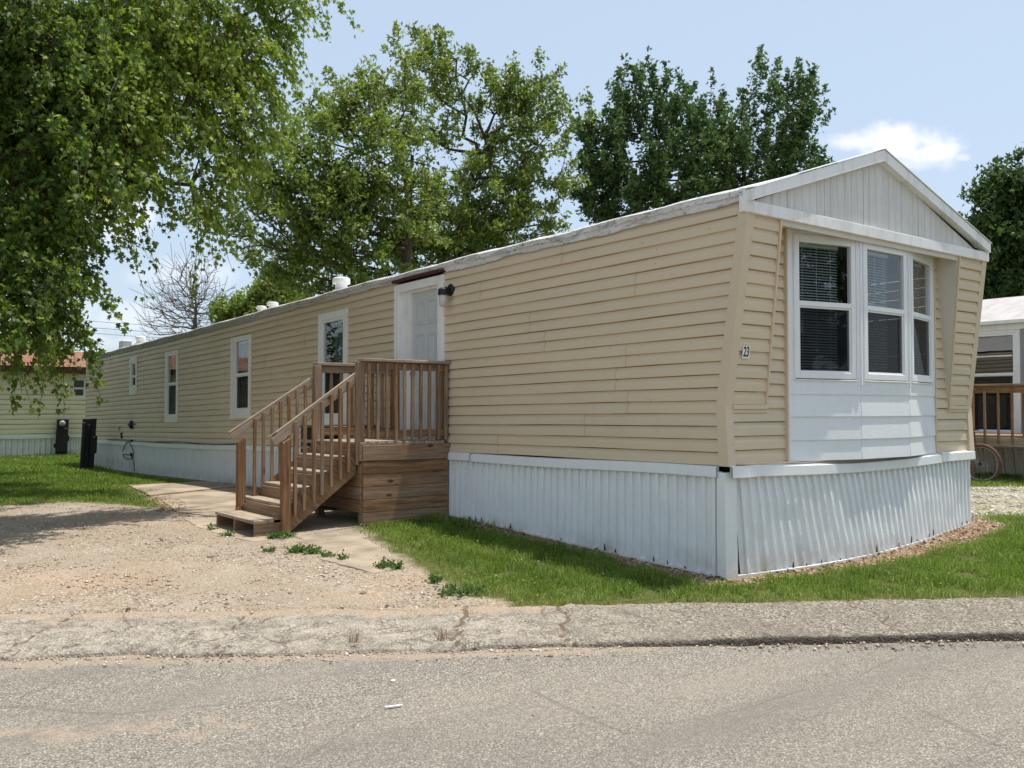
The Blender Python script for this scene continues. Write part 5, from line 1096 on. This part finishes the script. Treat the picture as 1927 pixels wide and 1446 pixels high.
# bare tree
BT = [(360, 560, 70, 0, 1), (320, 580, 55, 0, 1), (400, 580, 50, 0, 1), (350, 520, 40, 0, 1), (310, 620, 40, 0, .8), (395, 520, 30, 0, .6), (375, 600, 55, 0, .8)]
b8 = at(368, 775, 45); b8[2] = -.1; bt = empty('bare_tree', b8, 'leafless bare tree beyond the rear of the roof', 'tree'); tips = sample_lobes(px_lobes(BT, 45), 420, .1)
segs, td, *_ = grow(b8, [at(368, y, 45) for y in (700, 660, 620, 590, 560)], tips, .010, .38, .25, .6); P, D, tw = strands(tips, td, .9, 3, .1, 0, .3, .9); limbs('trunk', segs + [(a, b, .012, .008) for a, b, _, _ in tw], M['barkl'], bt, 4)

wr_ = empty('utility_wires', at(330, 620, 70), 'thin dark service wires strung low behind the bare tree', 'wires')
for (ya, yb, yc) in ((600, 607, 604), (612, 620, 617), (622, 629, 628)):
    mb = MB(); a_, c_ = at(120, ya, 70), at(640, yc, 62); mb.tube([a_ + (c_ - a_) * f - np.array([0, 0, .5 * math.sin(math.pi * f)]) for f in np.linspace(0, 1, 14)], .014, 5); mb.build('wire', M['black'], wr_)
# trees across the road, seen mirrored in the bay windows
RB = [((10.5, -17, 5.5), 2.6, 1), ((12.5, -18, 4.5), 2.4, 1), ((9.0, -18.5, 7.5), 2.4, 1), ((12.8, -17, 7.4), 2.2, 1), ((8.5, -18.5, 3.5), 2.2, 1), ((18.5, -12.6, 6.2), 1.5, .5), ((17.0, -13.5, 8.0), 1.6, .6)]
tree('leafy maple across the road, mirrored in the bay window', 'tree', 'maple_tree', np.array([12., -17.5, -.05]), [np.array([12., -17.5, z]) for z in (1.5, 3., 4.5)], [(np.array(c), r_, d_) for c, r_, d_ in RB], 420, GL['dark'], M['bark'], .16, 40, .8, .25, .2, .2, r_tip=.012)

# ------------------------------------------------------------------ grass, weeds, stones
def blades(name, x, y, h, wd, mat, tint, lean=.85, curl=.3, lift=-.005):
    n = len(x); z = height(x, y) + lift; a = rng.uniform(0, 2 * np.pi, n); ln = np.abs(rng.normal(0, lean, n)); dx, dy = np.cos(a) * ln * h, np.sin(a) * ln * h; t = rng.uniform(0, 2 * np.pi, n); wx, wy = np.cos(t) * wd / 2, np.sin(t) * wd / 2
    V = np.zeros((n, 5, 3)); V[:, 0] = np.stack([x - wx, y - wy, z], 1); V[:, 1] = np.stack([x + wx, y + wy, z], 1)
    V[:, 2] = np.stack([x + wx * .7 + dx * .35, y + wy * .7 + dy * .35, z + h * .6], 1); V[:, 3] = np.stack([x - wx * .7 + dx * .35, y - wy * .7 + dy * .35, z + h * .6], 1)
    V[:, 4] = np.stack([x + dx, y + dy, z + h * (1 - .35 * np.minimum(ln, 2))], 1)
    base = (np.arange(n) * 5)[:, None]; lp = np.concatenate([base + np.array([0, 1, 2, 3]), base + np.array([3, 2, 4])], 1).reshape(-1); sizes = np.tile([4, 3], n)
    o = npmesh(name, V.reshape(-1, 3), lp, sizes, mat, attrs={'tint': np.repeat(tint, 5)}); return tag(o, kind='stuff')
GR = m_leaf('grass_blade', [(.02, .055, .005), (.055, .13, .010), (.12, .225, .02), (.25, .34, .055), (.48, .44, .20)], (.32, .45, .05), .42, .5, .3)
def scatter(x0, x1, y0, y1, dens, cond):
    n = int((x1 - x0) * (y1 - y0) * dens); x = rng.uniform(x0, x1, n); y = rng.uniform(y0, y1, n); k = cond(x, y); return x[k], y[k]
housemask = lambda x, y: ~((x > -.03) & (x < W + .03) & (y > -.1) & (y < LEN))
def gcond(x, y, mg=.0):
    g = grass_sd(x, y) + .22 * snoise(x, y, 2.6, 1) + .16 * snoise(x, y, 7.3, 3); m = mulch_sd(x, y) + .07 * snoise(x, y, 6, 2)
    inview = ((x - CAM[0]) * _vh[0] + (y - CAM[1]) * _vh[1]) * .62 + .8 > np.abs((x - CAM[0]) * _r[0] + (y - CAM[1]) * _r[1])
    pd = rng.random(len(x)); return (g > pd * .5 - .08) & (snoise(x, y, 3.7, 8) + snoise(x, y, 9.7, 2) * .5 > -.75 + pd * .35) & (m < .0 + .05 * rng.random(len(x))) & housemask(x, y) & inview & (((x - KO[0]) * KN[0] + (y - KO[1]) * KN[1]) > 1.0 - .05 * pd)
def gt(x, y, dry=.05): return np.where(rng.random(len(x)) < dry + .22 * np.clip(snoise(x, y, 2.6, 6) - .1, 0, 1) + .35 * np.clip(1 - grass_sd(x, y) / .35, 0, 1), rng.uniform(.75, 1, len(x)), np.clip(rng.normal(.42, .22, len(x)) + .18 * snoise(x, y, 2.3, 5), 0, .8))
x, y = scatter(-2.6, 5.5, -4.5, 4.9, 5200, gcond)
blades('front_lawn_grass', x, y, (.04 + .045 * np.clip(.5 + snoise(x, y, 5, 7), 0, 1.4)) * rng.uniform(.5, 1.45, len(x)), rng.uniform(.003, .0055, len(x)), GR, gt(x, y, .04))
x, y = scatter(5.5, 12, -6, 3.5, 1600, gcond); blades('side_lawn_grass', x, y, .06 * rng.uniform(.6, 1.4, len(x)), rng.uniform(.005, .009, len(x)), GR, gt(x, y, .05))
x, y = scatter(4.3, 13, 2, 14, 900, gcond); blades('lane_grass', x, y, .07 * rng.uniform(.5, 1.5, len(x)), rng.uniform(.008, .014, len(x)), GR, gt(x, y, .15))
x, y = scatter(-7.5, -.05, 7.4, 16, 2300, gcond); blades('rear_lawn_grass', x, y, (.06 + .03 * snoise(x, y, 3, 7)) * rng.uniform(.6, 1.4, len(x)), rng.uniform(.006, .010, len(x)), GR, gt(x, y, .06))
x, y = scatter(-9, 1.5, 16, 29, 650, gcond); blades('far_lawn_grass', x, y, .09 * rng.uniform(.6, 1.4, len(x)), rng.uniform(.012, .02, len(x)), GR, gt(x, y, .05))
# clover and broad leaved weeds in the front lawn
x, y = scatter(-2.4, 5, -4.5, 4.6, 330, gcond); n = len(x); sel = snoise(x, y, 2.2, 9) > .0; x, y = x[sel], y[sel]; n = len(x)
P = np.stack([x, y, height(x, y) + rng.uniform(.015, .06, n)], 1); D = rng.normal(0, 1, (n, 3)); D[:, 2] = np.abs(D[:, 2]) * .25
cl = leaves('clover_patches', P, D, rng.uniform(.015, .035, n), GR, np.clip(rng.normal(.5, .12, n), 0, .75), 'rhomb', roll=np.array([0, 0, 1.])); tag(cl, kind='stuff')
# mulch litter: dry stems and chips
def mcond(x, y): return (mulch_sd(x, y) + .10 * snoise(x, y, 6, 2) > -.02) & housemask(x, y)
x, y = scatter(-2.6, 5.3, -1.2, 10, 800, mcond); n = len(x); P = np.stack([x, y, height(x, y) + rng.uniform(.002, .018, n)], 1); D = rng.normal(0, 1, (n, 3)); D[:, 2] *= .15
ML_ = m_leaf('dry_litter', [(.10, .06, .035), (.26, .17, .10), (.42, .30, .20), (.6, .48, .34)], (.3, .2, .1), .1, .8, .1)
lt = leaves('dry_litter', P, D, rng.uniform(.018, .05, n), ML_, rng.random(n), 'rhomb', roll=np.array([0, 0, 1.])); tag(lt, kind='stuff')
# loose stones
def stones(name, x, y, s, mat, lift=0.0, zf=None):
    n = len(x); z = (height(x, y) if zf is None else zf(x, y)) + lift; o = np.array([(1, 0, 0), (0, 1, 0), (-1, 0, 0), (0, -1, 0), (.1, .1, .62), (0, 0, -.5)]); V = o[None] * s[:, None, None] * rng.uniform(.6, 1.2, (n, 6, 3))
    a = rng.uniform(0, 6.28, n); c, s_ = np.cos(a)[:, None], np.sin(a)[:, None]; V = np.stack([V[:, :, 0] * c - V[:, :, 1] * s_, V[:, :, 0] * s_ + V[:, :, 1] * c, V[:, :, 2]], 2) + np.stack([x, y, z], 1)[:, None]
    f = np.array([(0, 1, 4), (1, 2, 4), (2, 3, 4), (3, 0, 4), (1, 0, 5), (2, 1, 5), (3, 2, 5), (0, 3, 5)]); lp = (f[None] + (np.arange(n) * 6)[:, None, None]).reshape(-1)
    return tag(npmesh(name, V.reshape(-1, 3), lp, np.full(n * 8, 3), mat, attrs={'tint': np.repeat(rng.random(n), 6)}), kind='stuff')
q2 = Mt('loose_stone'); q2.out(q2.ramp(q2.attr('tint'), [(0, (.18, .14, .11)), (.4, (.36, .28, .21)), (.8, (.48, .39, .31)), (1, (.70, .64, .56))]), .9, .15); MS_ = q2.m
def scond(x, y):
    k = ((x - KO[0]) * KN[0] + (y - KO[1]) * KN[1]); return (k > .95) & (grass_sd(x, y) < -.03) & housemask(x, y)
x, y = scatter(-9, -1.2, .5, 10, 420, scond); stones('driveway_stones', x, y, rng.gamma(2.2, .0030, len(x)) + .002, MS_)
q3 = Mt('pale_lane_stone'); q3.out(q3.ramp(q3.attr('tint'), [(0, (.2, .18, .14)), (.4, (.36, .33, .27)), (1, (.58, .55, .48))]), .9, .15)
x, y = scatter(4.4, 12, -1, 6, 330, lambda x, y: (grass_sd(x, y) < .05) & housemask(x, y)); stones('lane_stones', x, y, rng.gamma(2.5, .006, len(x)) + .004, q3.m)
s1_ = rng.uniform(-6, 3.5, 2600); n1_ = rng.normal(-.06, .07, 2600); x = KO[0] + KT[0] * s1_ + KN[0] * n1_; y = KO[1] + KT[1] * s1_ + KN[1] * n1_; kk = n1_ < .0; x, y = x[kk], y[kk]
stones('gutter_stones', x, y, rng.gamma(2, .0028, len(x)) + .0015, MS_, 0, lambda x, y: np.full(len(x), -.043))
s1_ = rng.uniform(-7, 9, 2400); n1_ = rng.uniform(-6, -.1, 2400); x = KO[0] + KT[0] * s1_ + KN[0] * n1_; y = KO[1] + KT[1] * s1_ + KN[1] * n1_
stones('road_grit', x, y, rng.gamma(2, .0010, len(x)) + .001, MS_, 0, lambda x, y: np.full(len(x), -.052))
# weeds growing through the drive
GW = m_leaf('weed_leaf', [(.05, .10, .02), (.09, .17, .03), (.15, .24, .05)], (.2, .35, .05), .3, .55)
def weed(px, py, r, n, label):
    r = r * random.uniform(1.0, 1.7); n = int(n * random.uniform(1.0, 1.8)); g = G(px, py, .05); z = hz(g[0], g[1]); root = empty('weed', (g[0], g[1], z), label, 'weed', 'weeds sprouting in the gravel'); mb = MB(); P = []; D = []
    for k in range(max(4, n // 9)):
        a = random.uniform(0, 6.28); e = np.array([g[0] + math.cos(a) * r * random.uniform(.2, 1), g[1] + math.sin(a) * r * random.uniform(.2, 1), z + random.uniform(.012, .06)]); b = np.array([g[0] + (e[0] - g[0]) * .5, g[1] + (e[1] - g[1]) * .5, z]); mb.tube([b, (b + e) / 2 + np.array([0, 0, .015]), e], .0022, 4)
        for j in range(9): f = random.random(); P.append(b + (e - b) * f + rng.normal(0, .012, 3)); D.append(rng.normal(0, .7, 3) + np.array([0, 0, .4]))
    mb.build('stem', GW, root); P = np.array(P); P[:, 2] = np.maximum(P[:, 2], z + .006); leaves('foliage', P, np.array(D), rng.uniform(.018, .04, len(P)), GW, rng.random(len(P)), 'rhomb', root)
for a in [(530, 1018, .13, 150, 'bushy weed in front of the foot of the steps'), (512, 1020, .05, 50, 'small weed sprig against the newel foot'), (508, 1041, .06, 60, 'tiny lone weed left of the weed row'), (560, 1042, .12, 160, 'tallest weed of the row on the gravel'), (590, 1045, .10, 110, 'spreading weed in the middle of the row'), (618, 1050, .09, 80, 'thin weed at the right end of the row'),
          (650, 1055, .05, 40, 'sparse weed on the concrete path edge'), (715, 1068, .10, 90, 'leggy weed between path and lawn'), (745, 1070, .07, 70, 'weed beside the lawn edge'), (425, 1013, .06, 50, 'small weed left of the bottom step'), (400, 1002, .08, 60, 'low weed left of the steps on bare ground'), (868, 1108, .16, 240, 'large weed clump on the lawn corner by the drive'), (815, 1090, .08, 90, 'weed tuft at the front edge of the lawn')]: weed(*a)
# dry tufts in the kerb cracks
def dry(px, py, label):
    g = G(px, py, 0); n = 40; o = blades('dry_grass_tuft', g[0] + rng.normal(0, .018, n), g[1] + rng.normal(0, .016, n), rng.uniform(.04, .11, n), rng.uniform(.003, .006, n), ML_, rng.uniform(.4, 1, n), .4); del o['kind']; tag(o, label, 'grass tuft', 'dry tufts in the kerb cracks')
dry(667, 1207, 'dry straw tuft in the left kerb crack'); dry(833, 1203, 'dry straw tuft in the kerb crack right of the other')
# litter on the road
g = G(741, 1327, -.04); mb = MB(); d = np.array([.93, .37, 0]); mb.obox((g[0], g[1], -.046), (math.cos(-.25), math.sin(-.25), 0), (math.sin(.25), math.cos(.25), 0), (0, 0, 1), .046, .006, .004, bev=.0015)
o = mb.build('paper_scrap', M['vent']); tag(o, 'small white stick shaped scrap lying on the asphalt', 'litter')
g = G(740, 1278, -.04); mb = MB(); mb.lathe((g[0], g[1], -.053), [(.012, 0), (.014, .006), (.008, .011)], 8); o = mb.build('pebble', M['vent']); tag(o, 'single white pebble on the asphalt below the kerb', 'stone')

# children were modelled in world coordinates: move every child mesh into its parent's space
from mathutils import Matrix
bpy.context.view_layer.update()
LOCAL = {'utility_pedestal'}
for o in list(C.objects):
    if o.parent is not None and o.parent.type == 'EMPTY' and o.parent.name.split('.')[0] not in LOCAL:
        o.matrix_parent_inverse = Matrix.Translation(o.parent.location).inverted()
